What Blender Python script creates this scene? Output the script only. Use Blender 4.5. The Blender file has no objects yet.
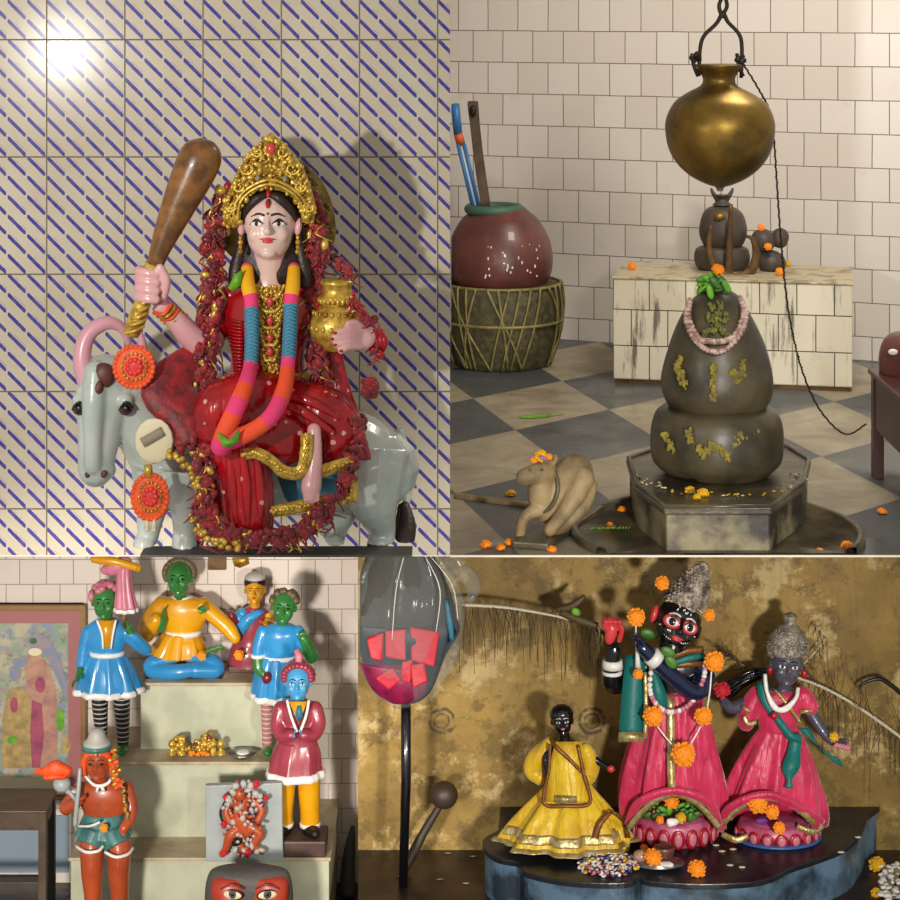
import bpy, bmesh, math, random
from mathutils import Vector, Matrix, noise
random.seed(7)
PI = math.pi
C = bpy.context.scene.collection
F = 2000.0          # focal length in pixels of the 900 px frame
CZ = 2.2            # camera height
Y1 = 4.0; Y4 = 4.4; Y3 = 4.62   # distances of the three near walls
def P(px, py, Y):   # pixel at a distance Y -> world point
    return Vector(((px-450.0)*Y/F, Y, CZ - py*Y/F))
# ------------------------------------------------------------------ materials
def lin(h):
    h = h.lstrip('#'); o = []
    for i in (0, 2, 4):
        c = int(h[i:i+2], 16)/255.0
        o.append(c/12.92 if c <= .04045 else ((c+.055)/1.055)**2.4)
    return (*o, 1.0)
class NT:
    def __init__(s, name):
        s.m = bpy.data.materials.new(name); s.m.use_nodes = True
        s.t = s.m.node_tree; s.b = s.t.nodes['Principled BSDF']
    def n(s, ty, **k):
        x = s.t.nodes.new(ty)
        for a, v in k.items(): setattr(x, a, v)
        return x
    def put(s, sock, v):
        if hasattr(v, 'is_output'): s.t.links.new(v, sock)
        else: sock.default_value = v
    def math(s, op, a, b=0.0, c=0.0):
        x = s.n('ShaderNodeMath', operation=op)
        s.put(x.inputs[0], a); s.put(x.inputs[1], b); s.put(x.inputs[2], c)
        return x.outputs[0]
    def mix(s, f, a, b):
        x = s.n('ShaderNodeMix', data_type='RGBA')
        s.put(x.inputs['Factor'], f); s.put(x.inputs['A'], a); s.put(x.inputs['B'], b)
        return x.outputs['Result']
    def obj(s): return s.n('ShaderNodeTexCoord').outputs['Object']
    def noise(s, scale, detail=4, rough=.55, vec=None, dist=0):
        x = s.n('ShaderNodeTexNoise'); x.inputs['Scale'].default_value = scale
        x.inputs['Detail'].default_value = detail; x.inputs['Roughness'].default_value = rough
        x.inputs['Distortion'].default_value = dist
        s.t.links.new(vec if vec else s.obj(), x.inputs['Vector'])
        return x.outputs['Fac']
    def ramp(s, f, lo, hi):
        x = s.n('ShaderNodeMapRange'); s.put(x.inputs[0], f)
        x.inputs[1].default_value = lo; x.inputs[2].default_value = hi
        return x.outputs[0]
    def bump(s, h, strength=.3, dist=.002):
        x = s.n('ShaderNodeBump'); x.inputs['Strength'].default_value = strength
        x.inputs['Distance'].default_value = dist
        s.t.links.new(h, x.inputs['Height']); s.t.links.new(x.outputs[0], s.b.inputs['Normal'])
def M(name, col, rough=.5, metal=0, col2=None, ns=30, lo=.4, hi=.62, bump=0, bs=120, coat=0, alpha=1, sheen=0):
    a = NT(name); b = a.b
    b.inputs['Roughness'].default_value = rough; b.inputs['Metallic'].default_value = metal
    b.inputs['Coat Weight'].default_value = coat; b.inputs['Alpha'].default_value = alpha
    b.inputs['Sheen Weight'].default_value = sheen
    if col2:
        f = a.ramp(a.noise(ns, 6), lo, hi)
        a.put(b.inputs['Base Color'], a.mix(f, lin(col), lin(col2)))
    else: b.inputs['Base Color'].default_value = lin(col)
    if bump: a.bump(a.noise(bs, 3), bump, .003)
    return a.m
def sepxz(a):
    s = a.n('ShaderNodeSeparateXYZ'); a.t.links.new(a.obj(), s.inputs[0]); return s.outputs
def m_stripe():   # cream tile printed with broken purple diagonals
    a = NT('striped_tile'); o = sepxz(a); cell = 19.55*Y1/F
    g = P(46, 33, Y1)
    x = a.math('DIVIDE', a.math('SUBTRACT', o[0], g.x), cell)
    z = a.math('DIVIDE', a.math('SUBTRACT', a.math('SUBTRACT', g.z, o[2]), o[1]), cell)   # the shelf goes on along Y
    fx = a.math('FRACT', a.math('ADD', x, 40)); fz = a.math('FRACT', a.math('ADD', z, 42))
    d = a.math('SUBTRACT', fx, fz)
    st = a.math('LESS_THAN', a.math('ABSOLUTE', a.math('SUBTRACT', d, a.math('MULTIPLY', a.math('SUBTRACT', a.noise(90), .5), .06))), .13)
    e = a.math('MULTIPLY', a.math('GREATER_THAN', fx, .035), a.math('LESS_THAN', fx, .965))
    st = a.math('MULTIPLY', st, e)
    th = a.math('LESS_THAN', a.math('ABSOLUTE', a.math('SUBTRACT', d, .24)), .028)
    th = a.math('MULTIPLY', a.math('MULTIPLY', th, a.math('GREATER_THAN', a.noise(14), .5)), a.math('GREATER_THAN', fx, .4))
    gx = a.math('LESS_THAN', a.math('FRACT', a.math('DIVIDE', a.math('ADD', x, 40), 4)), .018)
    gz = a.math('LESS_THAN', a.math('FRACT', a.math('DIVIDE', a.math('ADD', z, 42), 6)), .013)
    gr = a.math('MAXIMUM', gx, gz)
    base = a.mix(a.ramp(a.noise(6, 5), .35, .7), lin('d0c7b2'), lin('c4b8a2'))
    base = a.mix(a.math('MULTIPLY', a.ramp(a.noise(9, 3, .5), .66, .76), .28), base, lin('cf96a4'))
    col = a.mix(a.math('MULTIPLY', th, .55), base, lin('8b83a0'))
    col = a.mix(st, col, a.mix(a.ramp(a.noise(60), .4, .6), lin('4a449a'), lin('5f559c')))
    col = a.mix(gr, col, lin('7c705c'))
    a.put(a.b.inputs['Base Color'], col)
    a.b.inputs['Specular IOR Level'].default_value = .09
    a.put(a.b.inputs['Roughness'], a.math('ADD', .17, a.math('MULTIPLY', gr, .5)))
    a.bump(a.math('SUBTRACT', a.math('MULTIPLY', a.noise(5, 2), .35), gr), .35, .002)
    return a.m
def m_brick(name, w, h, c1, c2, grout, dirt, x0=0, z0=0, mort=.0016, dirtlo=.6, streak=0):
    a = NT(name); o = sepxz(a)
    cv = a.n('ShaderNodeCombineXYZ')
    a.put(cv.inputs[0], a.math('ADD', a.math('ADD', o[0], a.math('MULTIPLY', a.noise(9, 2), .004)), x0))
    a.put(cv.inputs[1], a.math('ADD', a.math('ADD', o[2], a.math('MULTIPLY', a.noise(7, 2), .004)), z0))
    br = a.n('ShaderNodeTexBrick'); a.t.links.new(cv.outputs[0], br.inputs['Vector'])
    for k, v in (('Color1', lin(c1)), ('Color2', lin(c2)), ('Mortar', lin(grout)), ('Scale', 1.0), ('Mortar Size', mort),
                 ('Mortar Smooth', .2), ('Bias', 0.0), ('Brick Width', w), ('Row Height', h)):
        br.inputs[k].default_value = v
    col = br.outputs['Color']
    d = a.ramp(a.noise(11, 6, .65), dirtlo, dirtlo+.16)
    col = a.mix(a.math('MULTIPLY', d, .35), col, lin(dirt))
    if streak:
        mp = a.n('ShaderNodeMapping'); mp.inputs['Scale'].default_value = (26, 26, 3)
        a.t.links.new(a.obj(), mp.inputs[0])
        s = a.ramp(a.noise(1, 6, .7, vec=mp.outputs[0]), .55, .64)
        col = a.mix(a.math('MULTIPLY', s, streak), col, lin('3c3226'))
    a.put(a.b.inputs['Base Color'], col)
    a.put(a.b.inputs['Roughness'], a.math('ADD', .28, a.math('MULTIPLY', br.outputs['Fac'], .5)))
    a.bump(a.math('SUBTRACT', a.math('MULTIPLY', a.noise(8, 2), .4), br.outputs['Fac']), .4, .002)
    return a.m
def m_checker():  # grey and cream floor stones, laid diagonally
    a = NT('checker_stone'); o = sepxz(a)
    A = P(562, 381, 5.827); ux, uy, vx, vy = .105, -.407, .262, .257; D = ux*vy-uy*vx
    x = a.math('SUBTRACT', o[0], A.x); y = a.math('SUBTRACT', o[1], A.y)
    u = a.math('DIVIDE', a.math('SUBTRACT', a.math('MULTIPLY', x, vy), a.math('MULTIPLY', y, vx)), D)
    v = a.math('DIVIDE', a.math('SUBTRACT', a.math('MULTIPLY', y, ux), a.math('MULTIPLY', x, uy)), D)
    fu = a.math('FLOOR', u); fv = a.math('FLOOR', v)
    par = a.math('FLOORED_MODULO', a.math('ADD', fu, fv), 2)
    par = a.math('GREATER_THAN', par, .5)       # 1 on the tile left of A
    n1 = a.ramp(a.noise(7, 7, .65, dist=.8), .35, .68)
    light = a.mix(n1, lin('a39880'), lin('7f7462'))
    dark = a.mix(n1, lin('42464a'), lin('565856'))
    col = a.mix(par, dark, light)
    wet = a.ramp(a.noise(2.6, 3), .45, .6)
    a.put(a.b.inputs['Base Color'], a.mix(a.math('MULTIPLY', a.ramp(a.noise(40, 4), .66, .72), .5), col, lin('8a7d60')))
    a.put(a.b.inputs['Roughness'], a.math('SUBTRACT', .55, a.math('MULTIPLY', wet, .3)))
    a.bump(a.noise(60), .12)
    return a.m
def m_plaster():  # flaking ochre wall with two round rosette stains
    a = NT('ochre_plaster')
    n1 = a.ramp(a.noise(5, 9, .68), .4, .6)
    n2 = a.ramp(a.noise(8, 10, .72), .53, .6)
    n3 = a.ramp(a.noise(3, 6, .6), .45, .65)
    c = a.mix(n1, lin('a0813e'), lin('7e6228'))
    c = a.mix(a.math('MULTIPLY', a.ramp(a.noise(14, 9, .72), .5, .58), .7), c, lin('5e481a'))
    c = a.mix(a.math('MULTIPLY', n2, .85), c, lin('c8ae76'))
    c = a.mix(a.math('MULTIPLY', n3, .4), c, lin('7a6940'))
    c = a.mix(a.math('MULTIPLY', a.ramp(a.noise(30, 9, .75), .57, .66), .6), c, lin('463a1a'))
    mp = a.n('ShaderNodeMapping'); mp.inputs['Scale'].default_value = (60, 60, 3); a.t.links.new(a.obj(), mp.inputs[0])
    o = sepxz(a)
    top = a.ramp(o[2], P(0, 720, 4.4).z, P(0, 610, 4.4).z)
    c = a.mix(a.math('MULTIPLY', a.math('MULTIPLY', a.ramp(a.noise(1, 5, .6, vec=mp.outputs[0]), .55, .62), top), .18), c, lin('5a4a30'))
    for px in (442, 592):
        q = P(px, 721, 4.4)
        dx = a.math('SUBTRACT', o[0], q.x); dz = a.math('SUBTRACT', o[2], q.z)
        r = a.math('SQRT', a.math('ADD', a.math('MULTIPLY', dx, dx), a.math('MULTIPLY', dz, dz)))
        r = a.math('ADD', r, a.math('MULTIPLY', a.math('SUBTRACT', a.noise(40), .5), .012))
        ring = a.math('MAXIMUM', a.math('LESS_THAN', a.math('ABSOLUTE', a.math('SUBTRACT', r, .027)), .0035),
                      a.math('LESS_THAN', a.math('ABSOLUTE', a.math('SUBTRACT', r, .016)), .002))
        ring = a.math('MULTIPLY', ring, a.ramp(a.noise(70), .38, .5))
        c = a.mix(a.math('MULTIPLY', ring, .8), c, lin('3a3120'))
    a.put(a.b.inputs['Base Color'], c); a.b.inputs['Roughness'].default_value = .6
    a.bump(a.noise(22, 8, .7), .55, .006)
    return a.m
def m_stripes(name, c1, c2, n, axis=2, rough=.4):
    a = NT(name); o = sepxz(a)
    f = a.math('LESS_THAN', a.math('FRACT', a.math('ADD', a.math('MULTIPLY', o[axis], n), 50)), .25)
    a.put(a.b.inputs['Base Color'], a.mix(f, lin(c1), lin(c2))); a.b.inputs['Roughness'].default_value = rough
    return a.m
K = dict(
 stripe=m_stripe(), plaster=m_plaster(), checker=m_checker(),
 tile2=m_brick('cream_wall_tile', .106, .104, 'e6dfd8', 'dcd4ca', '77695a', 'c0b094', x0=.02, z0=.03),
 tile3=m_brick('pink_white_tile', .062, .0575, 'ded2c6', 'd6cac0', '9a8c7c', 'c0ae9c', mort=.0011, z0=.01),
 boxtile=m_brick('stained_box_tile', .105, .104, 'e4dcc6', 'd8cfb8', '2c241b', 'a09068', x0=.05, z0=-.008, dirtlo=.56, streak=.8),
 step=M('pistachio_paint', 'c2c2a8', .45, col2='a8ac92', ns=9, bump=.15, bs=40),
 stepcap=M('worn_ledge', 'bcac8e', .5, col2='9c8c6c', ns=14, bump=.2, bs=50),
 pale=M('pale_edge', 'e2d8c6', .5),
 darkfloor=M('dark_wet_floor', '38261c', .35, col2='15100e', ns=12, bump=.4, bs=30),
 gold=M('gold_paint', 'd0a040', .34, .45, col2='8f6a24', ns=60, bump=.4, bs=150),
 goldb=M('bright_gold', 'e2be54', .32, .45, col2='b08a34', ns=80, bump=.3, bs=200),
 golddull=M('dull_gold_cloth', '9a8238', .5, .4, col2='6e5a26', ns=50, bump=.4, bs=120),
 brass=M('aged_brass', '8a6c2c', .42, .75, col2='5e4a20', ns=9, lo=.42, hi=.6, bump=.15, bs=60),
 red=M('glossy_red_paint', 'b20b14', .22, col2='8a0810', ns=14, coat=.5, bump=.2, bs=30),
 redcloth=M('crimson_cloth', '9c0f1a', .55, col2='5d0a12', ns=40, bump=.6, bs=90, sheen=.3),
 pinkskin=M('pink_skin_paint', 'e3b0ae', .28, col2='d99fa2', ns=12, coat=.3),
 faceskin=M('powder_skin_paint', 'e0bfb4', .3, coat=.3),
 hair=M('dark_brown_hair', '2a1a16', .4, bump=.5, bs=200),
 black=M('black_paint', '0c0b0f', .25, coat=.5), blackblue=M('blue_black_paint', '101c3c', .22, coat=.5),
 white=M('white_paint', 'e6e2dc', .35), eyew=M('eye_white', 'e9e6e2', .2, coat=.5), brown=M('brown_iris', '3c2418', .2, coat=.5),
 lips=M('coral_lips', 'cc3c40', .3), crim=M('red_mark', 'a81420', .35),
 wood=M('turned_wood', '8c5c26', .35, col2='5e3a16', ns=30, coat=.3, bump=.15, bs=90),
 bull=M('grey_green_glaze', 'c4cac2', .25, col2='a9b6ae', ns=7, coat=.5, bump=.08, bs=20),
 horn=M('pink_horn', 'd49aa6', .3, coat=.4), bullbrown=M('brown_blotch', '5a2e28', .5),
 saddle=M('teal_saddle', '2f6f86', .5, bump=.4, bs=90),
 yellowf=M('yellow_wool', 'f0b010', .8, bump=.5, bs=300), pinkf=M('pink_wool', 'ee3f78', .8, bump=.5, bs=300),
 bluef=M('blue_wool', '4e90ac', .8, bump=.7, bs=160), orangef=M('orange_wool', 'f4552a', .8, bump=.5, bs=300),
 leaf=M('fresh_leaf', '6fae22', .5, col2='4b8a1c', ns=40), dleaf=M('dark_leaf', '2f5c1e', .45, col2='4a7c24', ns=40),
 cream=M('cream_card', 'd8ccaa', .6), greyink=M('grey_print', '8c8470', .7),
 badge=M('orange_badge', 'ee5a1e', .5, col2='d94a20', ns=60, bump=.6, bs=150), badgein=M('red_badge', 'd8322e', .5, bump=.6, bs=150),
 stone=M('oiled_dark_stone', '534a34', .38, col2='353024', ns=9, bump=.35, bs=25),
 stonesm=M('sandal_paste_mark', '8f7f24', .7, col2='6b5f26', ns=60, lo=.4, hi=.6, bump=.4),
 pedtop=M('wet_pedestal_top', '5e5440', .3, col2='393328', ns=12, bump=.5, bs=40),
 pedside=M('stained_pedestal_side', '8c8060', .5, col2='2c261c', ns=9, lo=.42, hi=.58, bump=.4, bs=40),
 nandi=M('tan_stone', 'a08a62', .55, col2='6e5c3e', ns=14, bump=.35, bs=60),
 blackstone=M('black_stone', '4a4038', .5, bump=.3, bs=40), rust=M('rusted_iron', '6a4a22', .55, .3, col2='4a3620', ns=40, bump=.3),
 iron=M('dark_iron', '2b241c', .5, .6, bump=.3), beads=M('rosy_beads', 'd0b4a8', .4, col2='8f6a60', ns=80),
 clay=M('maroon_clay', '6a3a34', .4, col2='552c2a', ns=10, coat=.2), greenring=M('green_ring', '3c6450', .5, bump=.3),
 basket=M('woven_wicker', '3c3824', .7, col2='5c5434', ns=50, bump=.9, bs=60), straw=M('straw_binding', '8a7e48', .6, col2='6a6038', ns=30),
 plank=M('grey_wood', '5a4632', .6, col2='3c2e20', ns=18, bump=.3), bluepaint=M('blue_stick', '2f6ea8', .4), orangep=M('orange_band', 'c8582a', .5),
 maroon=M('maroon_steel', '4a2626', .35, col2='3a1e1e', ns=8),
 marig=M('marigold_orange', 'fa9c14', .7, col2='f08810', ns=8, lo=.35, hi=.6), marigy=M('marigold_yellow', 'e8b80c', .7, col2='d09a08', ns=80),
 rose=M('rose_red', 'b81428', .6),
 green=M('green_paint', '35803a', .3, col2='2c6e30', ns=20, coat=.4), blue=M('sky_blue_paint', '3492cc', .28, col2='2c84be', ns=12, coat=.4),
 pinkp=M('pink_paint', 'c9788c', .35), yellow=M('amber_paint', 'e0a010', .3, col2='cc8c10', ns=12, coat=.4), maroonp=M('maroon_paint', 'a03c4a', .28, col2='8e3242', ns=14, coat=.4),
 tealp=M('faded_teal', '4c827c', .4, col2='2f5f60', ns=30), orangesk=M('vermilion_body', 'b8502a', .35, col2='a04424', ns=14, coat=.2),
 skyface=M('sky_face', '4a9ccc', .3, coat=.4), plinth=M('brown_plinth', '5a423a', .5, col2='4a342e', ns=20),
 sock=m_stripes('black_white_socks', '1c1a1a', 'b8b4aa', 95), sockp=m_stripes('pink_white_socks', 'b87878', 'd8c8c0', 95),
 frame=M('gilt_frame', '8a6a38', .4, .2), mount=M('rose_mount', '9c6260', .6),
 slab=M('grey_marble', 'a9b0ae', .4, col2='98a09e', ns=10), table=M('weathered_table', '5c4a38', .45, col2='463628', ns=14, bump=.2), tdark=M('dark_table_leg', '2a211c', .5),
 silver=M('steel_dish', '8c8a84', .3, .8), facecol=M('vermilion_face', 'b8402a', .4, col2='a63824', ns=14), rock=M('dark_rock', '4c4744', .6, bump=.4),
 gown=M('magenta_satin', 'dc3662', .32, col2='c41c4c', ns=16, sheen=.4, bump=.25, bs=25), ygown=M('yellow_satin', 'e8c012', .36, col2='d4a80e', ns=16, sheen=.3, bump=.25, bs=25),
 teal=M('teal_cloth', '046a66', .5, bump=.3, bs=120), lace=M('silver_gold_lace', 'cdbf90', .3, .55, col2='a88a44', ns=70, bump=.5, bs=200), brownlace=M('brown_lace', '7a4a1c', .4, .3, bump=.4, bs=200),
 capm=M('silver_thread_cap', 'b4a698', .5, .2, col2='5c4a44', ns=45, bump=1, bs=120),
 lotus=M('pink_lotus_paint', 'cf6a8c', .35, col2='b0486e', ns=30, coat=.2), lotusb=M('blue_rim', '2c5c9c', .4),
 plat=M('black_platform_top', '17181c', .32, col2='2a2c32', ns=14, bump=.3, bs=40), platside=M('platform_side_sheen', '5e7a92', .35, col2='2c3844', ns=12, lo=.42, hi=.6, bump=.4, bs=40),  # bluish reflected light is put into the platform side colour
 plastic=M('clear_plastic_wrap', '9aa6a4', .14, alpha=.15, bump=.8, bs=14), bag_red=M('red_bundle', 'b81c30', .5, bump=.4, bs=60), bag_pink=M('magenta_bundle', '8c1044', .5, col2='5c0c30', ns=25), bag_blue=M('navy_bundle', '101c30', .5), greybag=M('grey_cloth', '3c3a34', .6, bump=.4),
 shaft=M('feather_shaft', 'c8beaa', .4), barb=M('feather_barb', '504024', .6), eyeg=M('feather_eye', '1f6a3c', .35, .3),
 cable=M('black_cable', '0e0d0d', .4), darkred=M('dark_wine_paint', '701826', .35, coat=.3), tan=M('tan_hair', '6a5a40', .5), greyhair=M('grey_white_cap', 'b0aca4', .5),
)
def FOLD(a, sx=34, sz=7, st=.8, ds=.008):      # bump of long hanging folds
    mp = a.n('ShaderNodeMapping'); mp.inputs['Scale'].default_value = (sx, sx, sz); mp.inputs['Rotation'].default_value = (0, .25, 0)
    a.t.links.new(a.obj(), mp.inputs[0]); a.bump(a.noise(1, 3, .5, vec=mp.outputs[0], dist=.6), st, ds)
for nm_, c1, c2 in (('gown', 'd62f5c', 'be1a48'), ('ygown', 'e6c11a', 'd0a212')):
    a = NT('folded_satin_'+nm_[0]); a.put(a.b.inputs['Base Color'], a.mix(a.ramp(a.noise(16, 6), .4, .62), lin(c1), lin(c2)))
    a.b.inputs['Roughness'].default_value = .42; a.b.inputs['Sheen Weight'].default_value = .3; FOLD(a, 46, 12); K[nm_] = a.m
a = NT('glossy_red_stars')
vo = a.n('ShaderNodeTexVoronoi'); vo.inputs['Scale'].default_value = 34; a.t.links.new(a.obj(), vo.inputs['Vector'])
st = a.math('LESS_THAN', a.math('ADD', vo.outputs['Distance'], a.math('MULTIPLY', a.noise(420, 1), .16)), .235)
cc = a.mix(a.ramp(a.noise(14, 5), .4, .62), lin('b60d18'), lin('8c0a12'))
a.put(a.b.inputs['Base Color'], a.mix(a.math('MULTIPLY', st, .75), cc, lin('e6b4b0'))); a.b.inputs['Roughness'].default_value = .25
a.b.inputs['Coat Weight'].default_value = .3; FOLD(a); K['redstar'] = a.m
a = NT('painted_print')   # faded devotional print: soft greens, pinks, blues
cc = a.mix(a.ramp(a.noise(20, 6), .42, .58), lin('8a9c86'), lin('b4ac94'))
cc = a.mix(a.ramp(a.noise(31, 6), .52, .62), cc, lin('8690a0')); cc = a.mix(a.math('MULTIPLY', a.ramp(a.noise(43, 6), .56, .64), .8), cc, lin('a8848a'))
cc = a.mix(a.math('MULTIPLY', a.ramp(a.noise(65, 6), .56, .64), .6), cc, lin('5e7a58'))
a.put(a.b.inputs['Base Color'], cc); a.b.inputs['Roughness'].default_value = .15; K['print'] = a.m
for k_, c1, c2 in (('printy', 'b89c68', '948058'), ('printr', 'a8566a', '8c4860'), ('printp', 'ba9078', 'a07470'), ('printb', '8088a0', '9a8c90')):
    K[k_] = M('printed_'+k_[-1], c1, .2, col2=c2, ns=45)
# ------------------------------------------------------------------ mesh builder
def catmull(pts, k):
    if len(pts) < 3 or k < 2: return [tuple(p) for p in pts]
    out = []
    for i in range(len(pts)-1):
        a, b, c, d = pts[max(i-1, 0)], pts[i], pts[i+1], pts[min(i+2, len(pts)-1)]
        for j in range(k):
            t = j/k
            out.append(tuple(.5*((2*b[q])+(-a[q]+c[q])*t+(2*a[q]-5*b[q]+4*c[q]-d[q])*t*t+(-a[q]+3*b[q]-3*c[q]+d[q])*t**3) for q in range(len(b))))
    out.append(tuple(pts[-1])); return out
DEFCLIP = None
class MB:
    def __init__(s, Y=4.0): s.v = []; s.f = []; s.m = []; s.Y = Y; s.u = Y/F; s.X = None
    def p(s, px, py, d=0): return P(px, py, s.Y-d*s.u)
    def add(s, vs, fs, mi=0):
        o = len(s.v)
        if s.X is not None: vs = [s.X @ Vector(v) for v in vs]
        s.v += [tuple(v) for v in vs]; s.f += [tuple(i+o for i in f) for f in fs]; s.m += [mi]*len(fs)
    def ell(s, c, r, R=None, mi=0, seg=14, rg=8):
        vs = []; fs = []; c = Vector(c)
        for i in range(rg+1):
            th = PI*i/rg
            for j in range(seg):
                ph = 2*PI*j/seg
                q = Vector((math.sin(th)*math.cos(ph)*r[0], math.sin(th)*math.sin(ph)*r[1], math.cos(th)*r[2]))
                if R: q = R @ q
                vs.append(c+q)
        for i in range(rg):
            for j in range(seg):
                k = (j+1) % seg
                fs.append((i*seg+j, (i+1)*seg+j, (i+1)*seg+k, i*seg+k))
        s.add(vs, fs, mi)
    def E(s, px, py, d, rx, rd, rz, roll=0, mi=0, seg=14, rg=8):   # roll: clockwise degrees in the picture
        R = Matrix.Rotation(math.radians(roll), 3, 'Y'); u = s.u
        s.ell(s.p(px, py, d), (rx*u, rd*u, rz*u), R, mi, seg, rg)
    def tube(s, pts, mi=0, seg=10, k=4, flat=1.0, fdir=None):      # pts (x,y,z,r) world
        q = catmull(pts, k); n = len(q); vs = []; fs = []
        c = [Vector(a[:3]) for a in q]; up = None
        for i in range(n):
            t = (c[min(i+1, n-1)]-c[max(i-1, 0)]); t = t.normalized() if t.length > 1e-9 else Vector((0, 0, 1))
            if up is None: up = Vector((0, -1, 0)) if abs(t.y) < .9 else Vector((0, 0, 1))
            if fdir: up = Vector(fdir)
            up2 = (up - t*up.dot(t))
            if up2.length < 1e-6: up2 = t.orthogonal()
            up2.normalize(); up = up2; sd = t.cross(up2)
            for j in range(seg):
                a = 2*PI*j/seg
                vs.append(c[i]+sd*(math.cos(a)*q[i][3])+up2*(math.sin(a)*q[i][3]*flat))
        for i in range(n-1):
            for j in range(seg):
                e = (j+1) % seg; fs.append((i*seg+j, i*seg+e, (i+1)*seg+e, (i+1)*seg+j))
        fs.append(tuple(range(seg))[::-1]); fs.append(tuple((n-1)*seg+j for j in range(seg)))
        s.add(vs, fs, mi)
    def T(s, pts, mi=0, seg=10, k=4, flat=1.0, round_=False):      # pts (px,py,d,r) picture units
        w = []
        for a in pts:
            q = s.p(a[0], a[1], a[2]); w.append((q.x, q.y, q.z, a[3]*s.u))
        s.tube(w, mi, seg, k, flat)
        if round_:
            for a in (w[0], w[-1]): s.ell(a[:3], (a[3],)*3, None, mi, 10, 6)
    def CT(s, pts, cols, seg=14, k=7):      # one tube coloured by stretches
        o = len(s.m); s.T(pts, 0, seg, k, round_=True); n = (len(pts)-1)*k
        for i in range(n):
            c = cols[min(int(i/n*len(cols)), len(cols)-1)]
            for j in range(seg): s.m[o+i*seg+j] = c
        for i in range(o+n*seg, len(s.m)): s.m[i] = cols[-1]
    def R(s, rg, mi=0, n=48, pl=(0, 0), k=4, ph=0, capb=True, capt=True, sharp=0):  # rg (px,py,d,rx,rd[,pleat amplitude])
        rg = [tuple(r)+((0,) if len(r) == 5 else ()) for r in rg]
        q = catmull(rg, k); vs = []; fs = []
        for (px, py, d, rx, rd, am) in q:
            c = s.p(px, py, d)
            for j in range(n):
                a = 2*PI*j/n
                w = math.cos(pl[0]*a+ph) + .45*math.sin(2.3*pl[0]*a+1.7*ph+py*.03) if pl[0] else 0
                g = 1+am*w
                vs.append(c+Vector((math.cos(a)*rx*g*s.u, math.sin(a)*rd*g*s.u, 0)))
        m = len(q)
        for i in range(m-1):
            for j in range(n):
                e = (j+1) % n; fs.append((i*n+j, (i+1)*n+j, (i+1)*n+e, i*n+e))
        if capt: fs.append(tuple(range(n)))
        if capb: fs.append(tuple((m-1)*n+j for j in range(n))[::-1])
        s.add(vs, fs, mi)
    def box(s, a, b, mi=0):
        x0, y0, z0 = a; x1, y1, z1 = b
        s.add([(x0,y0,z0),(x1,y0,z0),(x1,y1,z0),(x0,y1,z0),(x0,y0,z1),(x1,y0,z1),(x1,y1,z1),(x0,y1,z1)],
              [(0,3,2,1),(4,5,6,7),(0,1,5,4),(1,2,6,5),(2,3,7,6),(3,0,4,7)], mi)
    def slabpoly(s, pts, d, th, mi=0):      # picture polygon at depth d, extruded th px away from camera
        n = len(pts); f = [s.p(x, y, d) for x, y in pts]; o = Vector((0, th*s.u, 0))
        s.add(f+[q+o for q in f], [tuple(range(n)), tuple(range(2*n-1, n-1, -1))]+[(i, n+i, n+(i+1) % n, (i+1) % n) for i in range(n)], mi)
    def prism(s, pts, z0, z1, mi=0, mside=None):
        n = len(pts)
        s.add([(x, y, z1) for x, y in pts]+[(x, y, z0) for x, y in pts], [tuple(range(n))], mi)
        o = len(s.v)-2*n
        for i in range(n):
            s.f.append((o+i, o+n+i, o+n+(i+1) % n, o+(i+1) % n)); s.m.append(mi if mside is None else mside)
        s.f.append(tuple(o+n+i for i in range(n))[::-1]); s.m.append(mi)
    def strip(s, pts, th=1.2, mi=0, k=3):   # ribbon: pts (px,py,d,halfwidth, angle°) -> flat thick cloth
        q = catmull(pts, k); vs = []; n = len(q)
        for (x, y, d, w, an) in q:
            a = math.radians(an); dx, dy = math.cos(a)*w, math.sin(a)*w
            for sx, dd in ((-1, 0), (1, 0), (1, -th), (-1, -th)): vs.append(s.p(x+sx*dx, y+sx*dy, d+dd))
        fs = [(0, 1, 2, 3), tuple((n-1)*4+i for i in (3, 2, 1, 0))]
        for i in range(n-1):
            for j in range(4):
                e = (j+1) % 4; fs.append((i*4+j, (i+1)*4+j, (i+1)*4+e, i*4+e))
        s.add(vs, fs, mi)
    def build(s, name, mats, parent=None, smooth=True, vox=0, clip=None, bevel=0, sub=0, loc=None, wob=0, iters=4):
        if not isinstance(mats, (list, tuple)): mats = [mats]
        me = bpy.data.meshes.new(name)
        o = Vector(parent['_o'] if parent and '_o' in parent else (loc if loc is not None else (0, 0, 0)))
        vs = s.v
        if wob:
            vs = [tuple(Vector(v)+noise.noise_vector(Vector(v)*wob[0])*wob[1]) for v in vs]
        me.from_pydata([tuple(Vector(v)-o) for v in vs], [], s.f)
        for x in mats: me.materials.append(K[x] if isinstance(x, str) else x)
        for p, mi in zip(me.polygons, s.m): p.material_index = mi; p.use_smooth = smooth
        bm = bmesh.new(); bm.from_mesh(me)
        bmesh.ops.remove_doubles(bm, verts=bm.verts, dist=1e-6)
        bmesh.ops.recalc_face_normals(bm, faces=bm.faces)
        clip = clip or DEFCLIP
        if clip:
            for co, no in clip:
                g = bm.verts[:]+bm.edges[:]+bm.faces[:]
                r = bmesh.ops.bisect_plane(bm, geom=g, plane_co=Vector(co)-o, plane_no=no, clear_outer=True)
                ed = [e for e in r['geom_cut'] if isinstance(e, bmesh.types.BMEdge)]
                if ed: bmesh.ops.holes_fill(bm, edges=ed, sides=0)
        bm.to_mesh(me); bm.free()
        ob = bpy.data.objects.new(name, me); C.objects.link(ob)
        if parent: ob.parent = parent
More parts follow.
